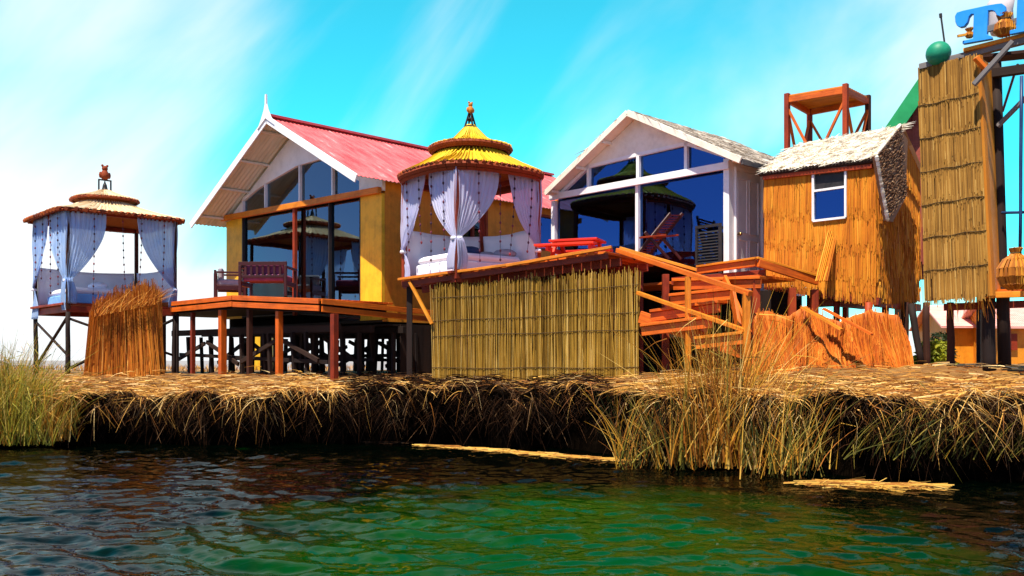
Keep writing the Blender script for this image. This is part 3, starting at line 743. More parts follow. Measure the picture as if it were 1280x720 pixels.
for s in (-1.2, -.4, .4, 1.4, 2.4, 3.4, 4.4):
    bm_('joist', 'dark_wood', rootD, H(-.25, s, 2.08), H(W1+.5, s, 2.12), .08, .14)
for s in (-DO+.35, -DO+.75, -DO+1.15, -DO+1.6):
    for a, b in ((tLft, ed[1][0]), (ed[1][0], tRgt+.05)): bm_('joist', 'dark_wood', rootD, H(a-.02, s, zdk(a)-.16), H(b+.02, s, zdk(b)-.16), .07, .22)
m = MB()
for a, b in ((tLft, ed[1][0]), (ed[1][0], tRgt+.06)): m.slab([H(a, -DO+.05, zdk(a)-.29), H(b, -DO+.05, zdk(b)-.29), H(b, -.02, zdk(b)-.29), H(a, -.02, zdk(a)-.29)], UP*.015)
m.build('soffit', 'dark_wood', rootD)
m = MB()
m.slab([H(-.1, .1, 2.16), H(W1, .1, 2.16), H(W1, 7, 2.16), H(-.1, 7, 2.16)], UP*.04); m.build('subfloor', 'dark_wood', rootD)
# dark boards added to stand in for the shade under the house side
rootB = thing('shade_boarding', 'added dark boards standing in for shade under the pink roofed house beside the reed screen', 'boarding', H(-.05, 3, 1.0))
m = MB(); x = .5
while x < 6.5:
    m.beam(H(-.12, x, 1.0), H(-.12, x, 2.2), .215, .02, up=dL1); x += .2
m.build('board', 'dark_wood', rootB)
m = MB(); m.beam(H(-.08, .4, 1.5), H(-.08, 6.6, 1.5), .05, .08); m.build('rail', 'dark_wood', rootB)

# ------------------------------------------------------------------ chairs on the deck
def armchair(label, c, face, w, d, zf, mat_c, h=.78):
    face = V(face).normalized(); sd = V((-face.y, face.x, 0)); c = V((c.x, c.y, zf))
    r = thing('armchair', label, 'armchair', c, 'wooden armchairs on the deck')
    for a in (-1, 1):
        for b in (-1, 1):
            q = c+sd*(a*w/2)+face*(b*d/2)
            bm_('leg', 'mahogany', r, q, q+UP*(.60 if b > 0 else h-.06), .06, .06, up=face)
        bm_('armrest', 'mahogany', r, c+sd*(a*w/2)-face*(d/2-.035)+UP*.63, c+sd*(a*w/2)+face*(d/2+.05)+UP*.63, .08, .04)
        bm_('side_rail', 'mahogany', r, c+sd*(a*w/2)-face*(d/2-.035)+UP*.27, c+sd*(a*w/2)+face*(d/2-.035)+UP*.27, .05, .10)
    m = MB()
    m.beam(c-sd*(w/2+.03)-face*(d/2)+UP*(h-.02), c+sd*(w/2+.03)-face*(d/2)+UP*(h-.02), .05, .08)
    m.beam(c-sd*(w/2-.035)-face*(d/2)+UP*.42, c+sd*(w/2-.035)-face*(d/2)+UP*.42, .04, .06)
    for i in range(7):
        q = c-face*(d/2)+sd*lerp(-w/2+.12, w/2-.12, i/6); m.beam(q+UP*.45, q+UP*(h-.065), .05, .02, up=face)
    m.build('backrest', 'mahogany', r, bevel=.004)
    m = MB(); m.box(c+UP*.40, w-.09, d-.06, .15, sd); m.build('seat_cushion', mat_c, r, bevel=.03)
    m = MB(); m.beam(c+sd*(w/2-.08)-face*(d/2-.12)+UP*.60, c-sd*(w/2-.08)-face*(d/2-.12)+UP*.60, .12, .30); m.build('back_cushion', mat_c, r, bevel=.04)
    return r
def dk(px, o): t = solve(H(0, -o, 0), dL1, px); return H(t, -o, 0), zdk(t)
p, z = dk(335, 1.05); armchair('dark red wooden armchair with plum cushion seen from its slatted back', p, (.05, 1, 0), 1.0, .72, z, 'plum_cloth', .72)
p, z = dk(288, .95); armchair('dark wooden armchair with grey cushion at the left end of the deck', p, (.9, .25, 0), .72, .66, z, 'grey_cloth', .66)

# ------------------------------------------------------------------ white glass-fronted cottage
P2 = V(((912-640)/F*16.3, 16.3, 0)); dL2 = V((-.682, .7314, 0)); dB2 = V((.7314, .682, 0)); n2 = -dB2
def K(t, s, z): return P2+dL2*t+dB2*s+UP*z
def tz2(px, py, s=0):
    P = K(0, s, 0); t = solve(P, dL2, px); return t, ZC+(450-py)*(P+dL2*t).y/F
W2 = solve(P2, dL2, 690); LEN2 = 2.6; F2 = 2.72
rootC = thing('white_cottage', 'white cottage with blue glass front under a whitened thatch roof', 'cottage', K(W2/2, 0, F2))
O2 = .3
TM2, ZA2 = tz2(784, 139, -O2); TR2, ZR2 = tz2(926, 198, -O2); TL2, ZL2 = tz2(681, 240, -O2)
def zr2(t): return ZA2-((ZA2-ZR2)/(TM2-TR2)*(TM2-t) if t < TM2 else (ZA2-ZL2)/(TL2-TM2)*(t-TM2))
zb2R = tz2(912, 207)[1]; zb2L = tz2(690, 247)[1]
def zb2(t): return lerp(zb2R, zb2L, t/W2)
def q2(px): return solve(P2, dL2, px)
def G2(t, z): return K(t, .03, z)
# gable triangle above the upper lights
tA, zA_ = tz2(735, 206); tB, zB_ = tz2(857, 178)
def zu(t): return lerp(zB_, zA_, (t-tB)/(tA-tB))
zo2 = lambda t: zr2(t)-.06
m = MB(); m.slab([K(tB, 0, zu(tB)), K(tA, 0, zu(tA)), K(tA, 0, max(zo2(tA), zu(tA)+.01)), K(TM2, 0, zo2(TM2)), K(tB, 0, max(zo2(tB), zu(tB)+.01))], dB2*.06)
m.build('gable', 'cream_paint', rootC)
t0 = q2(906); t1 = q2(700)
tsu = [t0, q2(857), q2(797), q2(735), t1]
def ztop(t): return min(zu(t), zo2(t)-.02)
panes = [[G2(a, zb2(a)), G2(b, zb2(b)), G2(b, max(ztop(b), zb2(b)+.01)), G2(a, max(ztop(a), zb2(a)+.01))] for a, b in zip(tsu[:-1], tsu[1:])]
bars = [(G2(t, zb2(t)), G2(t, max(ztop(t), zb2(t)+.03))) for t in tsu[1:-1]]+[(G2(a, ztop(a)-.02), G2(b, ztop(b)-.02)) for a, b in zip(tsu[:-1], tsu[1:])]
window(rootC, panes, bars, 'blue_glass', 'white_paint', n2, P2, .065)
tsl = [q2(909), q2(796), q2(695)]
panes = [[G2(a, F2), G2(b, F2), G2(b, zb2(b)), G2(a, zb2(a))] for a, b in zip(tsl[:-1], tsl[1:])]
window(rootC, panes, [(G2(tsl[1], F2), G2(tsl[1], zb2(tsl[1])))], 'blue_glass', 'white_paint', n2, P2, .07)
bm_('head_beam', 'white_paint', rootC, K(-.02, -.045, zb2(0)), K(W2+.02, -.045, zb2(W2)), .06, .13)
bm_('corner_post', 'white_paint', rootC, K(.06, .03, F2-.02), K(.06, .03, zr2(0)-.1), .12, .10, up=dB2)
bm_('corner_post', 'white_paint', rootC, K(W2-.04, .03, F2-.02), K(W2-.04, .03, zr2(W2)-.1), .10, .10, up=dB2)
# right wall with door
zt2 = zr2(0)-.07
def kR(s, z, o=0): return K(-o, s, z)
m = MB(); m.slab([K(0, .085, F2-.02), K(0, .18, F2-.02), K(0, .18, zt2), K(0, .085, zt2)], dL2*.06)
m.slab([K(0, 1.02, F2-.02), K(0, LEN2, F2-.02), K(0, LEN2, zt2), K(0, 1.02, zt2)], dL2*.06); m.slab([K(0, .18, zt2-.2), K(0, 1.02, zt2-.2), K(0, 1.02, zt2), K(0, .18, zt2)], dL2*.06)
m.build('wall', 'white_door', rootC)
m = MB(); zd0, zd1 = F2+.0, zt2-.205
m.slab([K(.012, .19, zd0), K(.012, 1.01, zd0), K(.012, 1.01, zd1), K(.012, .19, zd1)], dL2*.04)
dr = m.build('door', 'white_door', rootC)
m = MB()
for s0, s1 in ((.27, .56), (.64, .93)):
    for a, b in ((.08, .42), (.48, .93)):
        za, zb = lerp(zd0, zd1, a), lerp(zd0, zd1, b)
        for p_, q_ in ((K(.004, s0, za), K(.004, s1, za)), (K(.004, s0, zb), K(.004, s1, zb)), (K(.004, s0, za), K(.004, s0, zb)), (K(.004, s1, za), K(.004, s1, zb))): m.beam(p_, q_, .02, .022, up=dL2 if abs(p_.z-q_.z) > .01 else UP)
m.build('moulding', 'white_door', dr)
m = MB(); m.lathe(K(-.0, .25, lerp(zd0, zd1, .46)), [(.012, 0), (.012, .04), (.035, .05), (.03, .08), (.01, .09)], 10, axis=-dL2); m.build('handle', 'brass', dr, smooth=True)
m = MB()
for s in (.16, 1.04): m.beam(K(-.015, s, F2), K(-.015, s, zt2-.18), .025, .05, up=dL2)
m.beam(K(-.015, .13, zt2-.19), K(-.015, 1.07, zt2-.19), .025, .05); m.build('door_frame', 'white_paint', rootC)
# other walls, floor, room
m = MB(); m.slab([K(W2, .085, F2-.3), K(W2, LEN2, F2-.3), K(W2, LEN2, zr2(W2)-.07), K(W2, .085, zr2(W2)-.07)], -dL2*.06)
m.build('wall', 'orange_ply', rootC)
m = MB(); m.slab([K(.065, LEN2, F2-.3), K(W2-.065, LEN2, F2-.3), K(W2-.065, LEN2, zr2(W2)-.07), K(TM2, LEN2, zr2(TM2)-.07), K(.065, LEN2, zr2(0)-.07)], -dB2*.05)
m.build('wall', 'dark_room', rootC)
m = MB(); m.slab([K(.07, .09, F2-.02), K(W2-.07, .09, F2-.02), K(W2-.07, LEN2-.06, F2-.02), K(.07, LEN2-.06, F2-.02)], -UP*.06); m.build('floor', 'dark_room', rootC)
ta, tb = q2(866), q2(846)
mb = MB(); mb.grid(lambda u, v: K(lerp(ta, tb, u), .16+.025*sin(u*30), lerp(F2+.03, zb2(ta)-.05, v)), 40, 4)
mb.build('inner_curtain', 'white_cloth', rootC, smooth=True, solid=.004)
ta, tb = q2(905), q2(876); FZ = F2+.06
rootX = thing('louvre_screen', 'small black louvred screen standing against the blue glass by the white corner post', 'screen', K((ta+tb)/2, -.12, FZ))
m = MB()
for i in range(17): z = FZ+.08+i*.054; m.slab([K(ta+.03, -.14, z), K(tb-.03, -.14, z), K(tb-.03, -.10, z+.035), K(ta+.03, -.10, z+.035)], UP*.01)
m.build('slats', 'black_iron', rootX)
m = MB(); m.beam(K(ta, -.12, FZ), K(ta, -.12, FZ+1.05), .05, .04, up=dB2); m.beam(K(tb, -.12, FZ), K(tb, -.12, FZ+1.05), .05, .04, up=dB2); m.beam(K(ta-.02, -.12, FZ+1.07), K(tb+.02, -.12, FZ+1.07), .05, .05)
m.build('frame', 'black_iron', rootX)
rootV = thing('shade_boarding', 'added dark boards standing in for shade under the white cottage behind the stair', 'boarding', K(1.5, .4, 1.1))  # added boards: black shade below the cottage built as dark wood
m = MB(); x = -.9
while x < 4.6:
    m.beam(K(x, .42, 1.0), K(x, .42, 2.68), .215, .02, up=dB2); x += .2
m.build('board', 'dark_wood', rootV)
m = MB(); m.beam(K(-.9, .46, 1.8), K(4.5, .46, 1.8), .05, .08); m.build('rail', 'dark_wood', rootV)
# roof
m = MB(); th_ = .09
for t0_, t1_ in ((TM2, TR2), (TM2, TL2)):
    m.grid(lambda u, v: K(lerp(t0_, t1_, v), lerp(-O2+.04, LEN2+.3, u), zr2(lerp(t0_, t1_, v))+.012*sin(u*17+v*9)+.0), 30, 14, r=lambda: random.random(), flip=t0_ < t1_)
    for i in range(1500):
        v = random.random(); u = random.random()**1.3; t = lerp(t0_, t1_, v); a = R(-.6, .6)
        sg = 1 if t1_ > t0_ else -1
        slope = (zr2(t1_)-zr2(t0_))/abs(t1_-t0_)
        d = dL2*(sg*cos(a))+dB2*sin(a)+UP*(slope*cos(a)+.07)
        m.blade(K(t, lerp(-O2+.02, LEN2+.3, u), zr2(t)+.03), d+UP*R(-.04, .16), R(.10, .32), R(.010, .026), V((0, 0, -.12)), seg=2)
m.build('roof', 'grey_thatch', rootC)
m = MB()
for t0_, t1_ in ((TM2, TR2), (TM2, TL2)): m.slab([K(t0_, -O2+.03, zr2(t0_)-.02), K(t1_, -O2+.03, zr2(t1_)-.02), K(t1_, LEN2+.25, zr2(t1_)-.02), K(t0_, LEN2+.25, zr2(t0_)-.02)], -UP*.03)
m.build('roof_lining', 'cream_paint', rootC)
for t1_ in (TR2, TL2):
    bm_('barge_board', 'cream_paint', rootC, K(TM2, -O2, zr2(TM2)-.03), K(t1_, -O2, zr2(t1_)-.03), .035, .115)
    for f in (.3, .62, .93):
        t = lerp(TM2, t1_, f); bm_('purlin', 'cream_paint', rootC, K(t, -O2+.03, zr2(t)-.085), K(t, -.005, zr2(t)-.085), .05, .06)
bm_('eave_board', 'grey_wood', rootC, K(TR2, -O2+.02, zr2(TR2)-.05), K(TR2, LEN2+.2, zr2(TR2)-.05), .04, .10)
# ------------------------------------------------------------------ deck in front of the cottage and gazebo, rails, stair
A0 = U(507, 350, 17.0); A1 = U(640, 333, 16.3); A2 = U(760, 314, 15.7)
rootE = thing('plank_platform', 'raised platform of orange planks above the reed screen carrying the yellow roofed gazebo', 'platform', U(640, 465, 16.4))
back = V((.55, .83, 0))
m = MB(); n = 22
for i in range(n):
    t = (i+.5)/n; p = lerp(A0, A2, t); ln = 3.1
    m.beam(p-back*R(.02, .12)-UP*.02, p+back*ln-UP*.02+UP*.0, (A2-A0).length/n*R(.86, .98), .045)
m.build('plank_floor', 'orange_wood', rootE, bevel=.004)
bm_('edge_beam', 'red_wood', rootE, A0+V((-.05, -.06, -.09)), A2+V((.0, -.06, -.09)), .06, .10)
bm_('edge_beam', 'gold_wood', rootE, A0+V((-.12, -.10, .0)), lerp(A0, A2, .70)+V((0, -.14, -.01)), .08, .045)
bm_('edge_beam', 'gold_wood', rootE, lerp(A0, A2, .52)+V((0, -.20, -.02)), A2+V((.05, -.16, .05)), .10, .05)
for px, y0, D, w in ((512, 466, 17.05, .10), (545, 466, 16.95, .09), (640, 466, 17.0, .1), (800, 466, 15.65, .10)):
    p = U(px, y0, D); bm_('post', 'dark_wood' if px < 600 else 'red_wood', rootE, V((p.x, p.y, 1.05)), V((p.x, p.y, ZC+(450-(356 if px < 600 else 340))*D/F)), w, w, up=V((0, 1, 0)))
bm_('brace', 'gold_wood', rootE, U(512, 352, 16.85), U(540, 405, 16.7), .07, .05)
m = MB()
for a in (.5, 1.6, 2.7): m.beam(A0+back*a-UP*.14, A2+back*a-UP*.14, .08, .14)
m.build('joist', 'red_wood', rootE)
for (px, D) in ((560, 18.5), (640, 18.2), (720, 18), (600, 19.4)):
    p = U(px, 460, D); bm_('post', 'dark_wood', rootE, V((p.x, p.y, 1.05)), V((p.x, p.y, 2.75)), .11, .11, up=V((0, 1, 0)))
# reed screen
S0 = U(541, 467, 16.75); S1 = U(799, 467, 15.45); zt0 = U(541, 357, 16.75).z; zt1 = U(797, 337, 15.45).z
rootS = thing('reed_screen', 'large upright screen of vertical olive reeds below the gazebo platform', 'reed screen', (S0+S1)/2)
m = MB(); dS = (S1-S0); nS_ = V((dS.y, -dS.x, 0)).normalized(); n = 440
for i in range(n):
    u = (i+R(-.4, .4))/n; p = S0+dS*u; zt_ = lerp(zt0, zt1, u)+random.gauss(0, .04)-.02; wv = .03*sin(u*19)
    q = V((p.x, p.y, 0))+nS_*(wv+R(0, .02)); lean = V((random.gauss(0, .03), 0, 0))
    if random.random() < .03: lean = lean*3; zt_ += .08
    m.stalk(q+UP*(1.08+R(-.04, .05)), q+lean+UP*zt_, R(.005, .013), min(1, max(0, random.gauss(.5, .33))))
m.build('reed_stalks', 'olive_reed', rootS)
m = MB(); m.slab([V((S0.x, S0.y, 1.1))-nS_*.045, V((S1.x, S1.y, 1.1))-nS_*.045, V((S1.x, S1.y, zt1-.1))-nS_*.045, V((S0.x, S0.y, zt0-.1))-nS_*.045], -nS_*.02); m.build('backing', 'reed_back', rootS)
for f in (.12, .46, .62, .86):
    m = MB(); pts = []
    for i in range(41):
        u = i/40; p = S0+dS*u; zz = lerp(1.1, lerp(zt0, zt1, u), f)+.008*sin(u*13+f*9); pts.append(V((p.x, p.y, zz))+nS_*(.028+.03*sin(u*19)))
    m.path(pts, .006, 4, .4); m.build('twine', 'twine', rootS)

rootF = thing('cottage_deck', 'orange plank landing deck in front of the white cottage and reed hut', 'deck', U(900, 450, 15))
cA = U(945, 329, 14.6); cB = U(872, 339, 15.6); cC = U(1022, 352, 15.0)
zD = cA.z
E0 = K(-1.3, -1.15, 0); E1 = K(3.6, -1.15, 0)
m = MB()
for i in range(9):
    o = 1.15-(i+.5)*1.12/9; m.beam(K(-1.3, -o, 2.78), K(W2, -o, 2.78), .118, .045)
m.build('plank_floor', 'orange_wood', rootF, bevel=.003)
bm_('edge_beam', 'orange_wood', rootF, cB, cA, .06, .10); bm_('edge_beam', 'orange_wood', rootF, cA+V((.03, -.02, 0)), cC, .06, .12)
bm_('edge_beam', 'gold_wood', rootF, cB+UP*.075+V((0, -.03, 0)), cA+UP*.075+V((0, -.03, 0)), .10, .035); bm_('edge_beam', 'gold_wood', rootF, cA+UP*.085, cC+UP*.085, .10, .035)
bm_('edge_beam', 'red_wood', rootF, U(840, 352, 15.8), U(957, 342, 14.7), .05, .13)
for px, py, D in ((945, 345, 14.65), (990, 360, 14.85), (1018, 362, 15.05), (880, 350, 15.6)):
    p = U(px, py, D); bm_('post', 'red_wood', rootF, V((p.x, p.y, 1.15)), p, .11, .11, up=V((0, 1, 0)))
# stair
rootT = thing('timber_stair', 'orange timber stair with a sloping handrail leading up to the cottage deck', 'stair', U(870, 450, 14.3))
treads = [(840, 352, 15.6, 950, 349, 14.5), (836, 371, 15.3, 914, 363, 14.4), (812, 391, 15.1, 898, 379, 14.2), (800, 409, 14.9, 888, 398, 14.0), (868, 425, 13.9, 928, 418, 13.4)]
for (x0, y0, D0, x1, y1, D1) in treads:
    a, b = U(x0, y0, D0), U(x1, y1, D1); dd = (b-a).normalized(); bk = V((-dd.y, dd.x, 0))
    if bk.y < 0: bk = -bk
    m = MB(); m.beam(a+bk*.14+UP*.03, b+bk*.14+UP*.03, .30, .045); t_ = m.build('tread', 'gold_wood' if x0 > 860 else 'orange_wood', rootT, bevel=.004)
    m = MB(); m.beam(a+bk*.05-UP*.07, b+bk*.05-UP*.07, .03, .14); m.build('riser', 'orange_wood', t_, bevel=.004)
for p, q, w, h, mt in ((U(772, 313, 15.9), U(938, 367, 13.35), .09, .075, 'orange_wood'), (U(797, 366, 15.4), U(931, 413, 13.4), .07, .06, 'gold_wood'), (U(775, 310, 16.1), U(880, 340, 15.6), .10, .05, 'gold_wood')):
    bm_('handrail', mt, rootT, p, q, w, h)
for px, y0, y1, D, w in ((860, 346, 440, 14.4, .085), (933, 366, 445, 13.42, .10), (832, 343, 445, 15.5, .11)):
    bm_('post', 'gold_wood' if px != 832 else 'red_wood', rootT, V((U(px, y1, D).x, D, 1.1)), U(px, y0, D), w, w, up=V((0, 1, 0)))
for p, q in ((U(800, 396, 15.3), U(945, 446, 13.9)), (U(905, 350, 14.9), U(940, 430, 13.7)), (U(915, 362, 14.4), U(925, 420, 13.9))):
    bm_('stringer', 'orange_wood', rootT, p, q, .05, .20)

# red table, deck chair
rootR = thing('picnic_table', 'bright red wooden picnic table between the gazebo and the white cottage', 'table', U(712, 330, 17.0))
tc = U(722, 302, 17.0); dx = V((.93, -.36, 0)); dy = V((.36, .93, 0))
m = MB()
for i in range(5): m.beam(tc-dx*.46+dy*(i*.13-.26), tc+dx*.46+dy*(i*.13-.26), .12, .04)
m.build('table_top', 'red_paint', rootR, bevel=.004)
zfl = tc.z-.42
for s in (-1, 1):
    for e in (-1, 1): bm_('leg', 'red_paint', rootR, V(tc)+dx*(s*.36)+dy*(e*.5)-UP*.42, V(tc)+dx*(s*.36)+dy*(e*.18)-UP*.03, .06, .08)
    bm_('crossbar', 'red_paint', rootR, tc+dx*(s*.40)-dy*.6-UP*.17, tc+dx*(s*.40)+dy*.6-UP*.17, .05, .08)
for e in (-1, 1):
    m = MB(); m.beam(tc-dx*.62+dy*(e*.56)-UP*.115, tc+dx*.5+dy*(e*.56)-UP*.115, .24, .04); m.build('bench', 'red_paint', rootR, bevel=.004)
rootL = thing('deck_chair', 'reclined dark wooden deck chair in front of the blue glass', 'deck chair', U(815, 318, 16.6))
def uc(px, py, D): return U(px, py, D)
for dd, k in ((0, 0), (.35, 15)):
    bm_('side_frame', 'mahogany', rootL, uc(792+k, 324, 16.2+dd), uc(838+k, 267, 16.5+dd), .04, .06)
    bm_('leg', 'mahogany', rootL, uc(836+k, 324, 16.4+dd), uc(806+k, 290, 16.3+dd), .04, .05)
    bm_('armrest', 'red_wood', rootL, uc(800+k, 297, 16.2+dd), uc(832+k, 294, 16.4+dd), .07, .03)
m = MB()
for i in range(15):
    t = .12+i/15*.86; a = lerp(uc(792, 324, 16.2), uc(838, 267, 16.5), t); b = lerp(uc(807, 324, 16.55), uc(853, 267, 16.85), t); m.beam(a+UP*.03, b+UP*.03, .05, .018)
m.build('slats', 'red_wood', rootL)

# ------------------------------------------------------------------ reed-clad hut
def thatch(mb, A, B, zb, zt, n, courses, dens, over=1.3, rad=(.007, .013), rough=.06, top=None):
    """hanging courses of reeds on the wall from A to B; zb, zt functions of u"""
    A = V(A); B = V(B); d = B-A; L = d.length; n = V(n)
    for c in range(courses):
        cnt = int(L*dens)
        for i in range(cnt):
            u = (i+R(-.5, .5))/cnt
            if u < 0 or u > 1: continue
            b0, t0 = zb(u), zt(u); h = (t0-b0)/courses
            b0 += 0; jj = .018*sin(u*6+c*2.3)+.012*sin(u*17+c); za = t0-h*c+R(-.02, .02)+(jj if c else 0); zc_ = jj*(1 if c < courses-1 else .3)+ max(b0-.05, t0-h*(c+1)-h*(over-1))+R(-rough, rough)
            if za-zc_ < .05: continue
            p = A+d*u; sw = R(-.02, .02)
            k = .02+.003*(courses-c)
            mb.stalk(V((p.x, p.y, za))+n*(k+R(0, .015)), V((p.x, p.y, zc_))+d.normalized()*sw+n*(k+.022+R(0, .018)), R(*rad), min(1, max(0, random.gauss(.5, .22)+(.12*sin(u*11+c*3)))))
P3 = U(1092, 370, 14.5); P3.z = 0
dL3 = V((-.70, .714, 0)); dB3 = V((.68, .733, 0)); n3 = -dB3
def Hh(t, s, z): return P3+dL3*t+dB3*s+UP*z
W3 = solve(P3, dL3, 957); L3 = 1.9
def tz3(px, py, s=0):
    P = Hh(0, s, 0); t = solve(P, dL3, px); return t, ZC+(450-py)*(P+dL3*t).y/F
zhR, zhL = tz3(1088, 200)[1], tz3(960, 214)[1]
zbR, zbL = tz3(1090, 372)[1], tz3(960, 352)[1]
rootU = thing('reed_hut', 'reed walled hut with white thatch roof and small blue window, on posts', 'hut', Hh(W3/2, 1, 1.3))
m = MB(); wl = [tz3(1018, 277), tz3(1060, 212)]
twL, twR = wl[0][0], wl[1][0]; zw0, zw1 = wl[0][1], wl[1][1]
def zbh(t): return lerp(zbR, zbL, t/W3)
def zth(t): return lerp(zhR, zhL, t/W3)
zwb = tz3(1018, 277)[1]; zwt = tz3(1018, 215)[1]
# backing
m = MB()
for a, b, f0_, f1_ in ((0, twR, 0, 1), (twL, W3, 0, 1)): m.slab([Hh(a, 0, zbh(a)+.04), Hh(b, 0, zbh(b)+.04), Hh(b, 0, zth(b)), Hh(a, 0, zth(a))], dB3*.05)
m.slab([Hh(twR, 0, zbh(twR)+.04), Hh(twL, 0, zbh(twL)+.04), Hh(twL, 0, zwb), Hh(twR, 0, zwb)], dB3*.05); m.slab([Hh(twR, 0, zwt), Hh(twL, 0, zwt), Hh(twL, 0, zth(twL)), Hh(twR, 0, zth(twR))], dB3*.05)
m.slab([Hh(0, .055, zbh(0)), Hh(0, L3, zbh(0)), Hh(0, L3, zhR+.2), Hh(0, .055, zhR)], dL3*.05)
m.slab([Hh(W3, .055, zbL), Hh(W3, L3, zbL), Hh(W3, L3, zhL), Hh(W3, .055, zhL)], -dL3*.05)
m.slab([Hh(.06, L3, zbR), Hh(W3-.06, L3, zbR), Hh(W3-.06, L3, zhL), Hh(.06, L3, zhL)], -dB3*.05)
m.build('wall_backing', 'reed_back', rootU)
# reed skin front (four areas round the window) and right end
m = MB()
def area(t0, t1, f0, f1, cs, ov=1.3): thatch(m, Hh(t1, 0, 0), Hh(t0, 0, 0), lambda u: f0(lerp(t1, t0, u)), lambda u: f1(lerp(t1, t0, u)), n3, cs, 240, ov, (.004, .009), .11)
area(twL, W3, zbh, zth, 4, 1.6); area(-.06, twR+.01, zbh, zth, 4, 1.6)
area(twR, twL, zbh, lambda t: zwb, 3); area(twR, twL, lambda t: zwt+.03, zth, 1, 1.0)
m.build('reed_cladding', 'orange_reed', rootU)
m = MB()
E_z = lambda u: zbR+.02
ridge_s = .95; zRg = tz3(1122, 158, ridge_s)[1]
def ztE(u):
    s = u*L3; return lerp(zhR, zRg, s/ridge_s) if s < ridge_s else lerp(zRg, zhR+.1, (s-ridge_s)/(L3-ridge_s))
thatch(m, Hh(0, 0, 0), Hh(0, L3, 0), lambda u: zbR-.02+.12*u, ztE, -dL3, 5, 210, 1.35, (.005, .01), .05)
for i in range(420):
    s = R(0, L3); m.blade(Hh(-.07, s, zbR+R(.1, 1.6)), (R(-.12, .10), R(-.1, .1), -1), R(.2, .5), .016, V((.0, -.04, 0)), seg=2)
m.build('reed_cladding', 'orange_reed', rootU)
# roof
eo = .13
m = MB()
zE = lambda t: zth(t)+.02
zRgL = tz3(1010, 179, ridge_s)[1]
def Pr(u, v):   # u along 0..1 right->left, v eave->ridge
    t = lerp(-.12, W3+.05, u); a = Hh(t, -eo, lerp(tz3(1088, 198, -eo)[1], tz3(962, 214, -eo)[1], u)); b = Hh(lerp(-.12, W3*.92, u), ridge_s, lerp(zRg, zRgL, u)); p = lerp(a, b, v); p.z += .06*sin(pi*v)+R(-.012, .012); return p
m.grid(Pr, 30, 14, r=lambda: random.random(), flip=True)
def Pr2(u, v):
    a = Pr(u, 1); b = Hh(lerp(-.12, W3+.05, u), L3+eo, lerp(zhR, zhL, u)); return lerp(a, b, v)
m.grid(Pr2, 20, 8, r=lambda: random.random(), flip=True)
for i in range(2400):
    u, v = random.random(), random.random(); p = Pr(u, v); a = R(0, 2*pi)
    m.blade(p+UP*.0, dL3*cos(a)+dB3*sin(a)*.8+UP*(.55*sin(a)*.8+.12), R(.08, .25), R(.012, .03), V((0, 0, -.1)), seg=2)
m.build('roof', 'white_thatch', rootU)
m = MB()
m.grid(lambda u, v: Pr(u, v)-UP*.05, 30, 6)
m.build('roof_lining', 'reed_back', rootU)
m = MB(); m.pole(Hh(-.1, -eo+.02, tz3(1088, 200, -eo)[1]-.02), Hh(W3+.05, -eo+.02, tz3(962, 215, -eo)[1]-.02), .03, .03, 6)
for i in range(36):
    u = i/35; p = lerp(Hh(-.1, -eo, tz3(1088, 199, -eo)[1]), Hh(W3+.05, -eo, tz3(962, 215, -eo)[1]), u); m.pole(p-dB3*.03+UP*.0, p+dB3*.22+UP*.02, .022, .02, 6)
m.build('eave_pole', 'dark_wood', rootU)
bm_('wall_plate', 'red_wood', rootU, Hh(-.02, -.09, zth(0)-.12), Hh(W3, -.09, zth(W3)-.12), .05, .07)
# woven flap hung on the end of the roof
def e3(px, py, o=.16):
    P = Hh(-o, 0, 0); s = solve(P, dB3, px); q = P+dB3*s; q.z = ZC+(450-py)*q.y/F; return q
poly = [e3(1090, 196), e3(1104, 276), e3(1112, 278), e3(1128, 248), e3(1131, 176), e3(1121, 158)]
m = MB(); m.slab(poly, -dL3*.05, .4)
for i in range(620):
    u, v = random.random(), random.random()
    a = lerp(poly[0], poly[5], u); b = lerp(poly[1], poly[3], u); p = lerp(a, b, v)
    m.stalk(p-dL3*.07+dB3*-.02, p-dL3*.065+dB3*R(.06, .10)+UP*R(.03, .07), .012)
m.build('roof_flap', 'brown_weave', rootU)
m = MB()
for i in range(60): p = lerp(poly[0], poly[1], i/59); m.ball(p-dL3*.07, R(.02, .035), 6, 4, r=random.random())
for i in range(60): p = lerp(poly[0], poly[5], i/59); m.ball(p-dL3*.05+UP*.01, R(.02, .035), 6, 4, r=random.random())
m.build('roof_binding', 'white_thatch', rootU)
# window
q3 = lambda t, z: Hh(t, -.06, z)
zwm = lerp(zwb, zwt, .60)
wn = MB()
a_, b_ = twR+.01, twL-.01
for p_, q_ in ((q3(a_, zwb), q3(a_, zwt)), (q3(b_, zwb), q3(b_, zwt)), (q3(a_, zwb), q3(b_, zwb)), (q3(a_, zwt), q3(b_, zwt)), (q3(a_, zwm), q3(b_, zwm))): wn.beam(p_, q_, .05, .035, up=(q_-p_).cross(n3))
wo = wn.build('window', 'white_paint', rootU)
for z0, z1, mt in ((zwb, zwm, 'blue_glass'), (zwm, zwt, 'black_iron')):
    g = MB(); g.slab([Hh(a_, -.04, z0+.01), Hh(b_, -.04, z0+.01), Hh(b_, -.04, z1-.01), Hh(a_, -.04, z1-.01)], dB3*.01); g.build('pane' if mt == 'blue_glass' else 'insect_screen', mt, wo)
m = MB(); m.slab([Hh(a_, .1, zwb-.1), Hh(b_, .1, zwb-.1), Hh(b_, .1, zwt+.1), Hh(a_, .1, zwt+.1)], dB3*.02); m.build('inner_blind', 'dark_room', rootU)
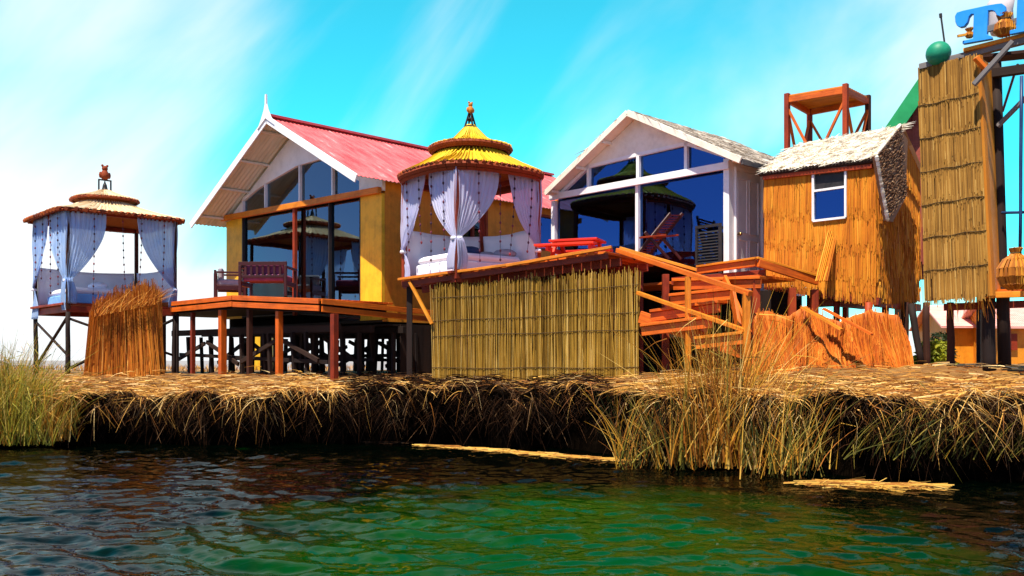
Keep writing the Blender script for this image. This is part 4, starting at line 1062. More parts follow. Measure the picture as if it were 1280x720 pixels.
# under-hut frame and posts
m = MB(); m.beam(Hh(-.1, .0, zbR-.07), Hh(W3, .0, zbL-.07), .08, .12); m.beam(Hh(0, .1, zbR-.08), Hh(0, L3+.1, zbR-.08), .08, .12); m.beam(Hh(W3*.5, .1, zbR-.02), Hh(W3*.5, L3, zbR-.02), .08, .1)
m.build('floor_beam', 'red_wood', rootU)
m = MB(); m.slab([Hh(.05, .05, zbR+.0), Hh(W3-.05, .05, zbL+.0), Hh(W3-.05, L3, zbL), Hh(.05, L3, zbR)], UP*.04); m.build('floor', 'dark_wood', rootU)
for px, D, w, mt, top in ((1046, 15.1, .11, 'red_wood', 372), (1086, 14.5, .12, 'red_wood', 378), (1107, 14.9, .12, 'red_wood', 378), (1131, 15.3, .13, 'stilt_wood', 378), (1158, 15.7, .12, 'stilt_wood', 378), (992, 15.6, .1, 'stilt_wood', 365)):
    p = U(px, 460, D); pl_('stilt', mt, rootU, V((p.x, D, 1.2)), V((p.x, D, ZC+(450-top)*D/F)), w/2*1.05, w/2)
pl_('brace', 'dark_wood', rootU, U(1139, 380, 15.2), U(1152, 458, 15.0), .06, .055)
# small reed mat leaning on the hut front
rootM = thing('reed_strip', 'pale strip of reeds leaning on the hut wall below its window', 'reed strip', U(1030, 352, 14.6))
m = MB(); a, b = U(1024, 352, 14.75), U(1040, 290, 15.1)
for i in range(26): o = V((R(-.10, .10), R(-.02, .02)-.12, 0)); m.stalk(a+o*1.0, b+o*.9+UP*R(-.1, .1), .012)
m.build('reed_stalks', 'orange_reed', rootM)

# ------------------------------------------------------------------ slumped reed mats under the hut
def slumped(label, pts, D0, D1, seed, lean):
    """pts: top outline in picture columns; a mat draped from that line down to the ground"""
    rs = random.Random(seed)
    xa, xb = pts[0][0], pts[-1][0]
    def topy(x):
        for (a, ya), (b, yb) in zip(pts[:-1], pts[1:]):
            if a <= x <= b: return lerp(ya, yb, (x-a)/(b-a))
        return pts[-1][1]
    r = thing('reed_mat', label, 'reed mat', U((xa+xb)/2, 458, (D0+D1)/2), 'slumped reed mats')
    m = MB(); n = int((xb-xa)*11)
    def P(u, v):
        x = lerp(xa, xb, u); D = lerp(D0, D1, u); p = U(x, topy(x), D); zb_ = 1.22
        q = V((p.x+lean*(1-v)*.5, D-.55*max(0, 1-v)**1.4+.10*sin(u*13+v*4+seed)+.05*sin(u*37-v*3), lerp(zb_, p.z, v)))
        return q
    b = MB(); b.grid(lambda u, v: P(u, v)+V((0, .03, 0)), 40, 10, r=.35); b.build('mat_sheet', 'mat_reed', r, smooth=True, solid=.02)
    for i in range(n):
        u = rs.random(); v0 = rs.uniform(0, .5); v1 = min(1.04+rs.uniform(0, .07), v0+rs.uniform(.3, .6)); sh = rs.uniform(-.04, .04)
        m.stalk(P(u, v0), P(min(1, max(0, u+sh)), v1)-V((0, .02, 0)), rs.uniform(.005, .009), rs.random())
    m.build('reed_stalks', 'mat_reed', r)
slumped('orange reed mat slumped in folds beside the foot of the stair', [(940, 392), (962, 388), (985, 396), (1005, 382), (1040, 398), (1062, 412)], 13.6, 13.9, 1, -.15)
slumped('orange reed mat hanging under the hut corner behind the leaning planks', [(1050, 402), (1075, 392), (1090, 386), (1108, 392), (1126, 396)], 14.0, 14.2, 2, .0)
for a, b, lb in ((U(1003, 384, 13.5), U(1052, 412, 13.1), 'left plank'), (U(1030, 386, 13.6), U(1090, 418, 13.1), 'right plank')):
    m = MB(); m.beam(a, b, .09, .03); o = m.build('plank', 'gold_wood' if 'left' in lb else 'orange_wood', loc=(a+b)/2)
    tag(o, 'pale narrow plank lying on the folded reed mat by the stair' if 'left' in lb else 'longer reddish plank lying across the reed mat under the hut', 'plank', 'loose planks on the mats')

# ------------------------------------------------------------------ lookout tower with sign letters
rootW = thing('lookout_tower', 'tall lookout tower clad with weathered olive reeds, dark posts on its right', 'tower', U(1200, 458, 12.8))
a0, a1, b0, b1 = U(1157, 376, 13.0), U(1238, 368, 12.3), U(1148, 88, 13.0), U(1222, 70, 12.3)
m = MB(); m.slab([a0, a1, b1, b0], V((.1, .12, 0))); m.build('panel_backing', 'reed_back', rootW)
m = MB(); nt_ = V((-.66, -.75, 0)); CR = 7
for c in range(CR):
    for i in range(230):
        u = R(0, 1); v1 = 1-c/CR+R(-.004, .01); v0 = 1-(c+1.1)/CR+random.gauss(0, .016)+.010*sin(u*7+c*2)
        v0 = max(v0, -.025+R(-.01, .01))
        p = lerp(lerp(a0, a1, u), lerp(b0, b1, u), v1); q = lerp(lerp(a0, a1, u), lerp(b0, b1, u), v0)
        m.stalk(p+nt_*(.03+R(0, .012)), q+nt_*(.036+R(0, .018)), R(.005, .010), min(1, max(0, random.gauss(.5, .25))))
m.build('reed_cladding', 'tower_reed', rootW)
for c in range(1, CR):
    m = MB(); v = 1-(c+.12)/CR; pts = [lerp(lerp(a0, a1, u/12), lerp(b0, b1, u/12), v+.0025*sin(u*1.1+c))+nt_*.052 for u in range(13)]; m.path(pts, .006, 4, .3); m.build('twine', 'twine', rootW)
# right return: boarding and posts
c0, c1 = U(1257, 372, 12.9), U(1244, 85, 12.9)
m = MB(); m.slab([a1+V((.03, .02, -.05)), c0, c1, b1+V((.03, .02, 0))], V((-.02, .03, 0))); m.build('side_board', 'orange_ply', rootW)
m = MB(); m.slab([a1+V((.0, -.06, -.02)), a1+V((.06, -.02, -.02)), b1+V((.06, -.02, 0)), b1+V((.0, -.06, 0))], V((-.03, .05, 0))); m.build('corner_trim', 'pot_reed', rootW)
pl_('post', 'dark_wood', rootW, V((U(1256, 455, 12.75).x, 12.75, 1.2)), U(1245, 78, 12.75), .085, .07)
pl_('post', 'red_wood', rootW, V((U(1258, 455, 13.6).x, 13.6, 1.2)), U(1256, 372, 13.6), .075, .07)
pl_('post', 'stilt_wood', rootW, V((U(1188, 458, 13.3).x, 13.3, 1.2)), U(1188, 378, 13.3), .06, .05)
pl_('post', 'dark_wood', rootW, V((U(1237, 458, 12.6).x, 12.6, 1.2)), U(1236, 372, 12.6), .09, .085)
pl_('post', 'dark_wood', rootW, V((U(1345, 455, 12.2).x, 12.2, 1.2)), U(1330, 30, 12.2), .08, .07)
bm_('platform_beam', 'gold_wood', rootW, U(1232, 369, 12.5), U(1360, 366, 12.0), .10, .08)
bm_('platform_beam', 'red_wood', rootW, U(1180, 384, 13.1), U(1360, 377, 12.6), .08, .10)
m = MB()
for i in range(6): m.beam(U(1232+i*22, 363, 12.6-i*.08), U(1240+i*22, 363, 14.6-i*.08), .2, .035)
m.build('platform_planks', 'orange_wood', rootW)
bm_('top_beam', 'grey_wood', rootW, U(1150, 84, 12.95), U(1340, 36, 11.7), .09, .08)
bm_('top_beam', 'gold_wood', rootW, U(1205, 64, 12.5), U(1340, 30, 11.75), .12, .05)
bm_('top_beam', 'dark_wood', rootW, U(1240, 92, 12.7), U(1340, 78, 12.2), .10, .12)
bm_('top_beam', 'stilt_wood', rootW, U(1215, 75, 13.2), U(1340, 62, 12.9), .3, .05)
for p, q, w, mt in ((U(1217, 106, 12.15), U(1266, 52, 11.9), .09, 'grey_wood'), (U(1247, 158, 12.6), U(1300, 104, 12.2), .075, 'grey_wood'), (U(1253, 140, 13.2), U(1272, 80, 13.2), .04, 'red_wood')):
    bm_('brace', mt, rootW, p, q, w, w*.6)
bm_('bracket', 'orange_wood', rootW, U(1219, 72, 12.2), U(1234, 88, 12.2), .08, .05)
pl_('railing', 'blue_pipe', rootW, U(1275, 315, 12.0), U(1277, 95, 12.0), .022); pl_('railing', 'blue_pipe', rootW, U(1252, 266, 12.6), U(1330, 264, 12.0), .02)
m = MB()
for i in range(40): u = R(0, 1); p = lerp(U(1185, 380, 12.9), U(1238, 374, 12.4), u); m.blade(p, (R(-.4, .4), -.2, -1), R(.1, .3), .015, V((0, 0, -.1)), seg=2)
m.build('reed_fringe', 'orange_reed', rootW)

def bulb(m, q, prof, n, rad):
    """bundle of reeds bent round a swelling profile"""
    m.lathe(q, [(r*.9, h) for r, h in prof], 20, .2)
    for i in range(n):
        a = 2*pi*(i+R(-.3, .3))/n; rr = random.random(); tw = R(-.12, .12)
        pts = [q+V((cos(a+tw*h*3)*r, sin(a+tw*h*3)*r, h+R(-.004, .004))) for r, h in prof]
        for p0, p1 in zip(pts[:-1], pts[1:]): m.stalk(p0, p1+(p1-p0)*.12, rad*R(.7, 1.2), rr)
# sign letters
def arc(c, r, a0, a1, n): return [(c[0]+r*cos(radians(lerp(a0, a1, i/n))), c[1]+r*sin(radians(lerp(a0, a1, i/n)))) for i in range(n+1)]
lx = V((.72, -.69, 0)).normalized()
def letter(label, poly_px, D, sl, mat='blue_letter'):
    """outline in picture columns put on a board plane that runs along lx through (sl, D)"""
    P = V(((sl-640)/F*D, D, 0)); pts = []
    for x, y in poly_px:
        s = solve(P, lx, x); q = P+lx*s; q.z = ZC+(450-y)*q.y/F; pts.append(q)
    m = MB(); m.slab(pts, V((.69, .72, 0))*.07); return pts, m
T = [(1203, 55), (1203, 51), (1216, 48), (1217, 17.5), (1214, 17.5), (1211, 21), (1209, 28), (1205, 33), (1200, 34), (1196, 32), (1194, 27), (1193.5, 20), (1196, 15.5), (1204, 13), (1218, 10), (1234, 6.5), (1246, 4.5), (1252, 4), (1256, 7), (1257, 13), (1254, 18.5), (1250, 20.5), (1246, 19), (1243, 14), (1240, 12.8), (1235, 13.2), (1233.5, 43), (1239, 45), (1240, 48.5)]
pts, m = letter('T', T, 12.4, 1200); o = m.build('sign_letter', 'blue_letter', loc=pts[0], bevel=.006)
tag(o, 'tall blue serifed letter T standing on the tower top', 'letter', 'blue sign letters')
I_ = [(1262, 43), (1262, 38), (1270, 36), (1272, -14), (1265, -13), (1265, -20), (1312, -30), (1312, -22), (1304, -21), (1303, 28), (1312, 27), (1312, 33)]
pts, m = letter('I', I_, 12.4, 1200); o = m.build('sign_letter', 'blue_letter', loc=pts[0], bevel=.006)
tag(o, 'blue letter I cut off by the right edge of the photo', 'letter', 'blue sign letters')
# pale figure and reed bundle between the letters
rootG = thing('pale_statue', 'pale standing figure with grey sash between the blue letters', 'statue', U(1250, 45, 12.6))
m = MB(); q = U(1251, 42, 12.6); m.lathe(q, [(.12, 0), (.16, .12), (.15, .3), (.17, .42), (.10, .52), (.06, .55)], 14); m.ball(q+UP*.66, .11, 12, 8); m.build('body', 'pale_figure', rootG, smooth=True)
bm_('sash', 'grey_wood', rootG, U(1233, 37, 12.2), U(1272, 26, 12.0), .04, .08)
rootJ = thing('reed_bundle', 'small tied bundle of orange reeds beside the foot of the letter T', 'reed bundle', U(1256, 40, 12.1))
m = MB(); q = U(1256, 44, 12.1); bulb(m, q, [(.08, 0), (.13, .06), (.12, .14), (.06, .2), (.09, .27)], 34, .012); m.build('bundle', 'pot_reed', rootJ)
m = MB(); m.lathe(q+UP*.205, [(.075, -.012), (.08, 0), (.075, .012)], 12); m.build('tie', 'twine', rootJ)
m = MB(); q = U(1212, 47, 12.35); bulb(m, q, [(.03, 0), (.05, .03), (.045, .06), (.015, .08), (.05, .12)], 20, .009); m.beam(q+V((-.16, 0, .02)), q+V((.12, 0, .07)), .03, .03)
tag(m.build('straw_bundle', 'pot_reed', loc=q), 'small yellow straw bundle left of the letter T', 'reed bundle')
m = MB(); q = U(1173, 67, 12.75); m.ball(q, .165, 24, 14); tag(m.build('green_ball', 'green_ball', smooth=True, loc=q), 'green round float resting on the top left corner of the reed tower', 'float')
m = MB(); m.pole(U(1181, 56, 12.85), U(1176, 19, 12.85), .012, .012, 6); m.pole(U(1176, 22, 12.85), U(1175.6, 17, 12.85), .02, .02, 6)
tag(m.build('antenna', 'black_iron', loc=U(1181, 56, 12.85)), 'thin dark antenna stick behind the green ball', 'antenna')
# pumpkin shaped reed bundle on the platform
rootP = thing('reed_bundle', 'large round orange reed bundle tied at the top, on the tower platform', 'reed bundle', U(1268, 362, 11.9))
q = U(1270, 361, 11.9)
m = MB(); bulb(m, q, [(.08, 0), (.17, .05), (.215, .15), (.21, .26), (.15, .37), (.07, .43), (.045, .46), (.075, .52)], 54, .016); m.build('body', 'pot_reed', rootP)
m = MB(); m.lathe(q+UP*.46, [(.06, -.015), (.07, 0), (.06, .015)], 12); m.build('tie', 'twine', rootP)

# ------------------------------------------------------------------ timber stand behind the hut
rootK = thing('timber_stand', 'tall open stand of orange timber posts with plank top behind the reed hut', 'stand', U(1035, 455, 19))
ct = [U(984, 122, 18.6), U(1057, 110, 17.9), U(1085, 124, 19.2), U(1012, 138, 19.9)]
for p, mt in zip(ct, ('red_wood', 'red_wood', 'stilt_wood', 'red_wood')):
    bm_('post', mt, rootK, V((p.x+(.0), p.y, 1.2)), p+UP*.08, .095, .095, up=V((.7, .7, 0)))
for i in range(4):
    p, q = ct[i], ct[(i+1) % 4]; bm_('top_rail', 'orange_wood', rootK, p-UP*.05, q-UP*.05, .06, .11)
m = MB(); n = 11
for i in range(n):
    t = (i+.5)/n; m.beam(lerp(ct[0], ct[3], t)+UP*.03, lerp(ct[1], ct[2], t)+UP*.03, .145, .03)
m.build('plank_top', 'gold_wood', rootK)
for i in range(4):
    p, q = ct[i], ct[(i+1) % 4]
    bm_('brace', 'orange_wood', rootK, p-UP*.2, lerp(p, q, .6)-UP*1.6, .05, .05); bm_('brace', 'orange_wood', rootK, q-UP*.2, lerp(p, q, .4)-UP*1.6, .05, .05)

# ------------------------------------------------------------------ houses behind
def small_house(name, label, corners, z0, z1, zr_, wall, roof, cat='house', group=None, ov=.25, trim=None):
    """corners: front-left, front-right, back-right, back-left on the ground"""
    c = [V(p) for p in corners]; ce = sum(c, V((0, 0, 0)))/4
    r = thing(name, label, cat, (ce.x, ce.y, z0), group)
    m = MB()
    up = lambda p, z: V((p.x, p.y, z))
    ml, mr = (c[0]+c[3])/2, (c[1]+c[2])/2
    m.slab([up(c[0], z0), up(c[1], z0), up(c[1], z1), up(c[0], z1)], (c[3]-c[0]).normalized()*.1)
    m.slab([up(c[3], z0), up(c[2], z0), up(c[2], z1), up(c[3], z1)], (c[0]-c[3]).normalized()*.1)
    e = (c[1]-c[0]).normalized()
    iv = (c[3]-c[0]).normalized()*.102
    m.slab([up(c[0]+iv, z0), up(c[3]-iv, z0), up(c[3]-iv, z1), up(ml, zr_-.05), up(c[0]+iv, z1)], e*.1); m.slab([up(c[1]+iv, z0), up(c[2]-iv, z0), up(c[2]-iv, z1), up(mr, zr_-.05), up(c[1]+iv, z1)], -e*.1)
    m.build('wall', wall, r)
    d = (c[3]-c[0]).normalized()
    k = ov*(zr_-z1)/((c[3]-c[0]).length/2)
    m = MB()
    for sgn, a, b in ((-1, c[0], c[1]), (1, c[3], c[2])):
        A_, B_ = up(a, z1-k)+d*(sgn*ov)-e*ov, up(b, z1-k)+d*(sgn*ov)+e*ov; A2_, B2_ = up(ml, zr_)-e*ov, up(mr, zr_)+e*ov
        m.slab([A_, B_, B2_, A2_], UP*.04, R(.3, .7))
        for i in range(40):
            t = (i+.5)/40; m.beam(lerp(A_, B_, t)+UP*.045, lerp(A2_, B2_, t)+UP*.045, .05, .03, r=.5)
    m.build('roof', roof, r)
    if trim:
        for a, b in ((c[0], ml), (c[3], ml)):
            sgn = -1 if a is c[0] else 1
            bm_('barge_board', trim, r, up(a, z1-k)+d*(sgn*ov)-e*(ov+.03), up(ml, zr_+.02)-e*(ov+.03), .04, .26)
    return r, c, e, d
hA = [U(1186, 455, 30), U(1243, 455, 29), U(1250, 455, 33), U(1196, 455, 34)]
for p in hA: p.z = 0
hA = [V((U(1183, 0, 30).x, 30, 0)), V((U(1238, 0, 30).x, 30, 0)), V((U(1238, 0, 30).x+.4, 33, 0)), V((U(1183, 0, 30).x+.4, 33, 0))]
r_, c_, e_, d_ = small_house('far_house', 'distant orange walled house with pink roof seen left of the thick dark tower post', hA, 1.2, ZC+(450-406)*30/F, ZC+(450-384)*31.5/F, 'orange_ply', 'far_tin', group='distant orange houses')
hB = [V((U(1247, 0, 28).x, 28, 0)), V((U(1330, 0, 28).x, 28, 0)), V((U(1330, 0, 28).x+.4, 31, 0)), V((U(1247, 0, 28).x+.4, 31, 0))]
r_, c_, e_, d_ = small_house('far_house', 'distant orange walled house with pink roof at the right edge of the photo', hB, 1.2, ZC+(450-406)*28/F, ZC+(450-380)*29.5/F, 'orange_ply', 'far_tin', group='distant orange houses')
m = MB(); m.slab([V((U(1255, 0, 27.9).x, 27.94, ZC+.3)), V((U(1272, 0, 27.9).x, 27.94, ZC+.3)), V((U(1272, 0, 27.9).x, 27.94, ZC+.8)), V((U(1255, 0, 27.9).x, 27.94, ZC+.8))], V((0, -.03, 0))); m.build('shutter', 'red_wood', r_)
# green trimmed house behind the hut: gable end towards us
g0 = U(1112, 168, 19.0); gx = V((.9, -.43, 0)).normalized(); gd = V((.43, .9, 0))
P4 = V((g0.x, g0.y, 0))
GW = 1.9; GS = 1.45
r4 = thing('green_gabled_house', 'house with green barge board and rusty tin gable half hidden behind the tower', 'house', (P4+gx*(GW/2)+gd*2)+UP*3.4)
z1 = ZC+(450-168)*19/F; zr4 = z1+GW/2*GS
m = MB(); m.slab([P4+UP*3.4, P4+gx*GW+UP*3.4, P4+gx*GW+UP*z1, P4+gx*(GW/2)+UP*zr4, P4+UP*z1], gd*.1)
m.build('wall', 'rust_tin', r4)
m = MB(); m.slab([P4+gd*4+UP*3.4, P4+gx*GW+gd*4+UP*3.4, P4+gx*GW+gd*4+UP*z1, P4+gx*(GW/2)+gd*4+UP*zr4, P4+gd*4+UP*z1], -gd*.1)
m.build('wall', 'rust_tin', r4)
m = MB()
for i in range(13): p = P4+gx*(i*.15); zz = z1+min(i*.15, GW-i*.15)*GS; m.beam(p-gd*.02+UP*3.45, p-gd*.02+UP*(zz-.02), .03, .04, up=gd)
m.build('corrugation', 'rust_tin', r4)
m = MB()
for sg in (0, 1):
    a = P4+gx*(GW*sg)+UP*(z1-.02); b = P4+gx*(GW/2)+UP*(zr4+.02); m.slab([a-gd*.3, b-gd*.3, b+gd*4.3, a+gd*4.3], UP*.05)
m.build('roof', 'rust_tin', r4)
for sg in (0, 1): bm_('barge_board', 'green_tin', r4, P4+gx*(GW*sg)-gd*.33+UP*(z1-.10), P4+gx*(GW/2)-gd*.33+UP*(zr4-.08), .05, .30)
for a in (.15, GW-.15):
    for b in (.3, 3.7): p = P4+gx*a+gd*b; bm_('stilt', 'dark_wood', r4, p+UP*1.2, p+UP*3.39, .14, .14, up=gx)
# far yellow hut behind the deck stilts
hY = [V((U(312, 0, 33).x, 33, 0)), V((U(332, 0, 33).x, 33, 0)), V((U(332, 0, 33).x, 35, 0)), V((U(312, 0, 33).x, 35, 0))]
small_house('yellow_hut', 'small yellow plank hut far behind the deck stilts', hY, 1.0, 3.1, 3.5, 'yellow_ply', 'pale_reed', cat='hut')

# ------------------------------------------------------------------ plants
def leafbush(name, label, c, rad, h, n, mat, cat='bush'):
    r = thing(name, label, cat, c)
    m = MB(); c = V(c)
    for i in range(5): a = R(0, 6.28); m.pole(c, c+V((cos(a)*rad*.5, sin(a)*rad*.5, h*.7)), .02, .008, 5)
    m.build('stems', 'dark_wood', r)
    m = MB()
    for i in range(n):
        a = R(0, 6.28); k = R(.2, 1)**.6; hh = R(.05, 1); rr = rad*k*(1-.55*hh)
        p = c+V((cos(a)*rr, sin(a)*rr, h*hh)); m.blade(p, (R(-1, 1), R(-1, 1), R(-.2, 1)), R(.08, .2), R(.04, .08), V((0, 0, -.3)), seg=2)
    m.build('leaves', mat, r); return r
leafbush('lime_bush', 'lime green bush seen between the hut stilts', V((U(1172, 0, 17).x, 17.2, 1.25)), .42, .52, 800, 'lime_leaf')
leafbush('dark_bush', 'dark green bush far behind the lime bush', V((U(1176, 0, 26).x, 26, 1.25)), .5, .95, 500, 'dark_leaf')

def clump(name, label, cx0, cx1, D0, D1, n, hmin, hmax, mats, zbase, lean=(0, 0), cat='reeds', group='reed clumps on the bank', tall=None, w=(.008, .018), sd=.24):
    r = thing(name, label, cat, V((U((cx0+cx1)/2, 0, (D0+D1)/2).x, (D0+D1)/2, max(zbase, 0))), group)
    for mt, frac in mats:
        m = MB()
        for i in range(int(n*frac)):
            u = min(1, max(0, random.gauss(.5, .25))) if tall else R(0, 1); px = lerp(cx0, cx1, u); D = R(D0, D1); p = V((U(px, 0, D).x, D, zbase+(R(0, .45) if mt != 'left_reed' else R(0, .25))*random.random()))
            hh = R(hmin, hmax)*(1-.35*abs(u-.5)*2 if tall else 1)
            a = random.gauss(lean[0], sd); b = random.gauss(lean[1], .15)
            m.blade(p, (a, b, 1), hh, R(*w), V((a*R(.2, .9)+R(-.08, .08), R(-.12, .08), R(-.25, 0))), seg=5)
            if random.random() < .12:   # broken blade hanging over
                q = p+V((a, b, 1))*hh*.8; m.blade(q, (R(-1, 1), R(-.5, .1), R(-.8, .1)), R(.2, .5), R(.008, .014), V((0, 0, -.3)), seg=2)
        m.build('blades', mt, r)
    return r
random.seed(5)
clump('reed_clump', 'tall dry orange reed clump rising in front of the timber stair', 838, 968, 11.7, 12.5, 620, 1.1, 2.55, (('dry_reed', .8), ('green_reed', .2)), .05, (.03, -.05), tall=1, w=(.010, .024), sd=.17)
clump('reed_clump', 'lower olive and rust reed clump left of the tall orange reeds', 768, 870, 11.9, 13.0, 250, .4, 1.35, (('dry_reed', .5), ('green_reed', .5)), 0, (-.04, -.12))
clump('reed_clump', 'tangled green and orange reed clump just right of the tall orange reeds', 925, 1045, 11.0, 11.9, 300, .4, 1.6, (('dry_reed', .5), ('green_reed', .5)), .02, (.05, -.1), tall=1)
clump('reed_clump', 'sparse dark green reed blades drooping over the bank at the right edge', 1050, 1290, 10.8, 11.3, 190, .2, .85, (('green_reed', .9), ('dry_reed', .1)), .25, (.3, -.4))
clump('reed_clump', 'bushy green and yellow reed clump at the left edge of the photo', -60, 66, 14.9, 16.0, 1900, .9, 2.15, (('left_reed', .8), ('dry_reed', .2)), .05, (.03, -.03), tall=1)
clump('reed_clump', 'thin yellow reed clump at the waterline right of the bushy green one', 40, 96, 15.1, 15.7, 420, .4, 1.0, (('dry_reed', .7), ('green_reed', .3)), .1, (.1, -.1), tall=1)
# standing sheaf by the left gazebo
rootQ = thing('reed_sheaf', 'big orange brown standing sheaf of cut reeds between left gazebo and deck', 'reed sheaf', U(155, 468, 18.6))
m = MB()
for i in range(4200):
    u = random.random(); v = random.random()
    px = lerp(104, 206, u); D = 18.6+R(-.35, .35)*(1 if 0.05 < u < .95 else .4); b = V((U(px, 0, D).x, D, 1.05))
    tx = lerp(112, 193, u); ty = lerp(392, 372, min(1, u*1.5))+R(-4, 10); t = U(tx, ty, 18.7+R(-.2, .2))
    if v < .3: t = t+(t-b).normalized()*R(0, .35)+V((R(-.02, .2), 0, 0))
    m.stalk(b, t, R(.007, .013), min(1, max(0, random.gauss(.45, .25))))
for i in range(500):
    u = random.random(); t = U(lerp(118, 196, u), lerp(396, 380, u), 18.5+R(-.3, .3)); m.blade(t, (R(-.3, .9), R(-.3, .2), R(.6, 1.4)), R(.2, .6), .014, V((.3, -.05, -.25)), seg=3)
m.build('reed_stalks', 'sheaf_reed', rootQ)
m = MB(); m.slab([V((U(112, 0, 18.75).x, 18.75, 1.0)), V((U(200, 0, 18.75).x, 18.75, 1.0)), U(188, 392, 18.75), U(122, 402, 18.75)], V((0, .12, 0))); m.build('core', 'reed_back', rootQ)
# floating straw mats
def floatmat(label, pts, n, mat, thick=.05, spread=.16):
    c = sum((V((U(x, 0, D).x, D, 0)) for x, D, w in pts), V((0, 0, 0)))/len(pts)
    r = thing('floating_straw', label, 'straw mat', V((c.x, c.y, 0)), 'straw mats floating on the water')
    m = MB()
    for i in range(n):
        t = random.random()*(len(pts)-1); k = int(t); f = t-k
        x0, D0, w0 = pts[k]; x1, D1, w1 = pts[min(k+1, len(pts)-1)]
        x, D, w = lerp(x0, x1, f), lerp(D0, D1, f), lerp(w0, w1, f); p = V((U(x, 0, D).x, D+R(-w, w), R(.005, thick)))
        dr = V((U(x1, 0, D1).x-U(x0, 0, D0).x, D1-D0, 0)).normalized(); a = random.gauss(0, spread)
        d = V((dr.x*cos(a)-dr.y*sin(a), dr.x*sin(a)+dr.y*cos(a), R(-.03, .06))); m.stalk(p-d*R(.05, .25), p+d*R(.1, .4), R(.003, .009))
    m.build('straw', mat, r)
floatmat('long thin raft of golden straw floating below the middle of the bank', [(530, 15.5, .03), (600, 14.8, .16), (690, 13.9, .22), (770, 13.2, .05)], 420, 'raft_straw', .03)
floatmat('tiny straw scrap floating left of the long golden raft', [(462, 16.0, .05), (495, 15.9, .05)], 60, 'droop_straw', .04)
floatmat('short tangle of yellow straw floating right of the tall reeds', [(1005, 10.6, .05), (1060, 10.55, .2), (1110, 10.35, .14), (1160, 10.35, .04)], 200, 'raft_straw', .06, .6)

# ------------------------------------------------------------------ camera, light, sky
cd = bpy.data.cameras.new('Camera'); co = bpy.data.objects.new('Camera', cd); col.objects.link(co)
co.location = (0, 0, ZC); co.rotation_euler = (radians(90), 0, 0); cd.sensor_width = 36; cd.lens = F/1280*36; cd.shift_y = 90/1280; cd.clip_end = 5000; cd.clip_start = .1
C.camera = co
S = V((-.24, -.37, .89)).normalized()
sd = bpy.data.lights.new('Sun', 'SUN'); so = bpy.data.objects.new('Sun', sd); col.objects.link(so)
so.rotation_euler = S.to_track_quat('Z', 'Y').to_euler(); sd.energy = 4.2; sd.angle = radians(.5); sd.color = (1, .90, .76)
w = bpy.data.worlds.new('World'); C.world = w; w.use_nodes = True; nt = w.node_tree; nt.nodes.clear(); L = nt.links.new
out = N(nt, 'ShaderNodeOutputWorld'); bg = N(nt, 'ShaderNodeBackground'); L(bg.outputs[0], out.inputs[0]); bg.inputs[1].default_value = .055
sk = N(nt, 'ShaderNodeTexSky', sky_type='NISHITA'); sk.sun_disc = False; sk.sun_elevation = math.asin(S.z); sk.sun_rotation = math.atan2(S.x, S.y); sk.altitude = 3800
tint = N(nt, 'ShaderNodeMix', data_type='RGBA', blend_type='MULTIPLY'); tint.inputs[0].default_value = 1; L(sk.outputs[0], tint.inputs[6])
tc = N(nt, 'ShaderNodeTexCoord'); sep = N(nt, 'ShaderNodeSeparateXYZ'); L(tc.outputs['Generated'], sep.inputs[0])
def mth(op, a, b=None, c=None):
    n = N(nt, 'ShaderNodeMath', operation=op)
    for i, x in enumerate((a, b, c)):
        if x is None: continue
        if isinstance(x, (int, float)): n.inputs[i].default_value = x
        else: L(x, n.inputs[i])
    return n.outputs[0]
tm = N(nt, 'ShaderNodeMix', data_type='RGBA'); tm.clamp_factor = True; L(mth('MULTIPLY_ADD', sep.outputs['Y'], 2.2, -.5), tm.inputs[0])
tm.inputs[6].default_value = (.95, 1.15, 1.5, 1); tm.inputs[7].default_value = (.42, 3.4, 2.55, 1); L(tm.outputs[2], tint.inputs[7])
mp = N(nt, 'ShaderNodeMapping', vector_type='TEXTURE'); mp.inputs['Scale'].default_value = (.30, .8, 1.05); mp.inputs['Rotation'].default_value = (0, radians(36), 0); L(tc.outputs['Generated'], mp.inputs['Vector'])
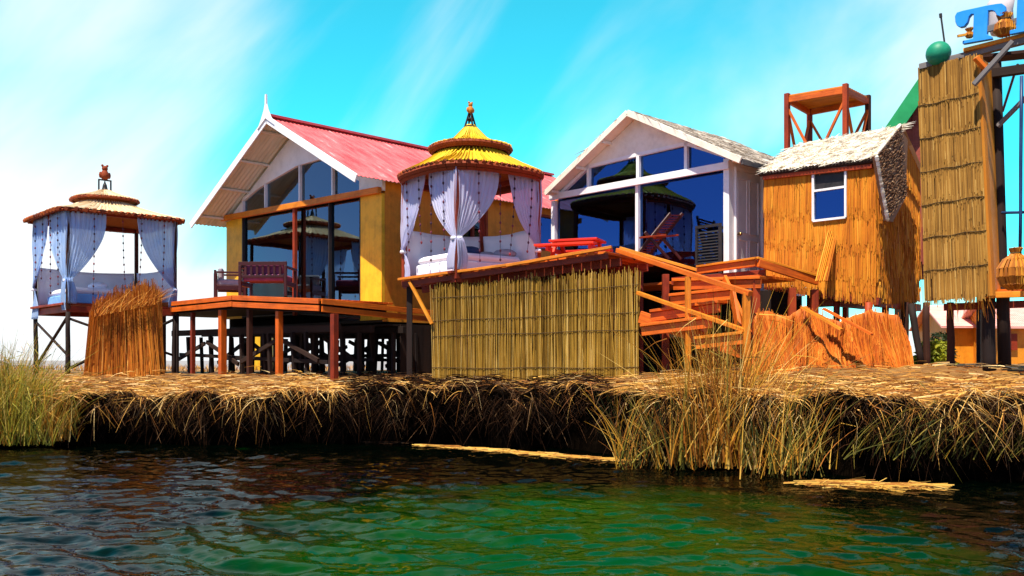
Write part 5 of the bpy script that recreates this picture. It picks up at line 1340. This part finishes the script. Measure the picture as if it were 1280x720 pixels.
nz = N(nt, 'ShaderNodeTexNoise'); nz.inputs['Scale'].default_value = 1.0; nz.inputs['Detail'].default_value = 7; nz.inputs['Roughness'].default_value = .5; nz.inputs['Distortion'].default_value = .6; L(mp.outputs[0], nz.inputs['Vector'])
# broad pale veil low on the left, thin streaks elsewhere
def band(v, cols):
    r = N(nt, 'ShaderNodeValToRGB'); L(v, r.inputs[0]); e = r.color_ramp.elements
    while len(e) < len(cols): e.new(.5)
    for k, (p, c) in enumerate(cols): e[k].position = p; e[k].color = (c, c, c, 1)
    return r.outputs[0]
xx = mth('MULTIPLY_ADD', sep.outputs['X'], .5, .5)
veil = band(xx, [(.06, 0), (.16, .6), (.24, 1), (.33, .8), (.43, .28), (.56, .06), (1, .0)])
low = band(sep.outputs['Z'], [(0, 1), (.08, .9), (.17, .45), (.27, .10), (.5, 0)])
front = band(mth('MULTIPLY_ADD', sep.outputs['Y'], .5, .5), [(.45, 0), (.75, 1)])
hz = band(sep.outputs['Z'], [(0, .75), (.035, .5), (.10, .06), (.2, 0)])
b1 = mth('MULTIPLY', mth('MULTIPLY', veil, low), .60)
fac = mth('ADD', mth('ADD', mth('MULTIPLY', mth('SUBTRACT', nz.outputs['Fac'], .478), 1.9), mth('MULTIPLY', veil, .09)), mth('ADD', b1, hz))
fac = mth('MULTIPLY', fac, front)
cr = N(nt, 'ShaderNodeValToRGB'); L(fac, cr.inputs[0]); cr.color_ramp.interpolation = 'EASE'; e = cr.color_ramp.elements; e[0].position = .04; e[0].color = (0, 0, 0, 1); e[1].position = .62; e[1].color = (1, 1, 1, 1)
mix = N(nt, 'ShaderNodeMix', data_type='RGBA'); L(cr.outputs[0], mix.inputs[0]); L(tint.outputs[2], mix.inputs[6]); mix.inputs[7].default_value = (9, 9.4, 9.6, 1)
L(mix.outputs[2], bg.inputs[0])
C.view_settings.view_transform = 'Standard'; C.view_settings.look = 'None'; C.view_settings.exposure = 1.15; C.view_settings.gamma = 1
C.cycles.max_bounces = 8; C.cycles.transparent_max_bounces = 12
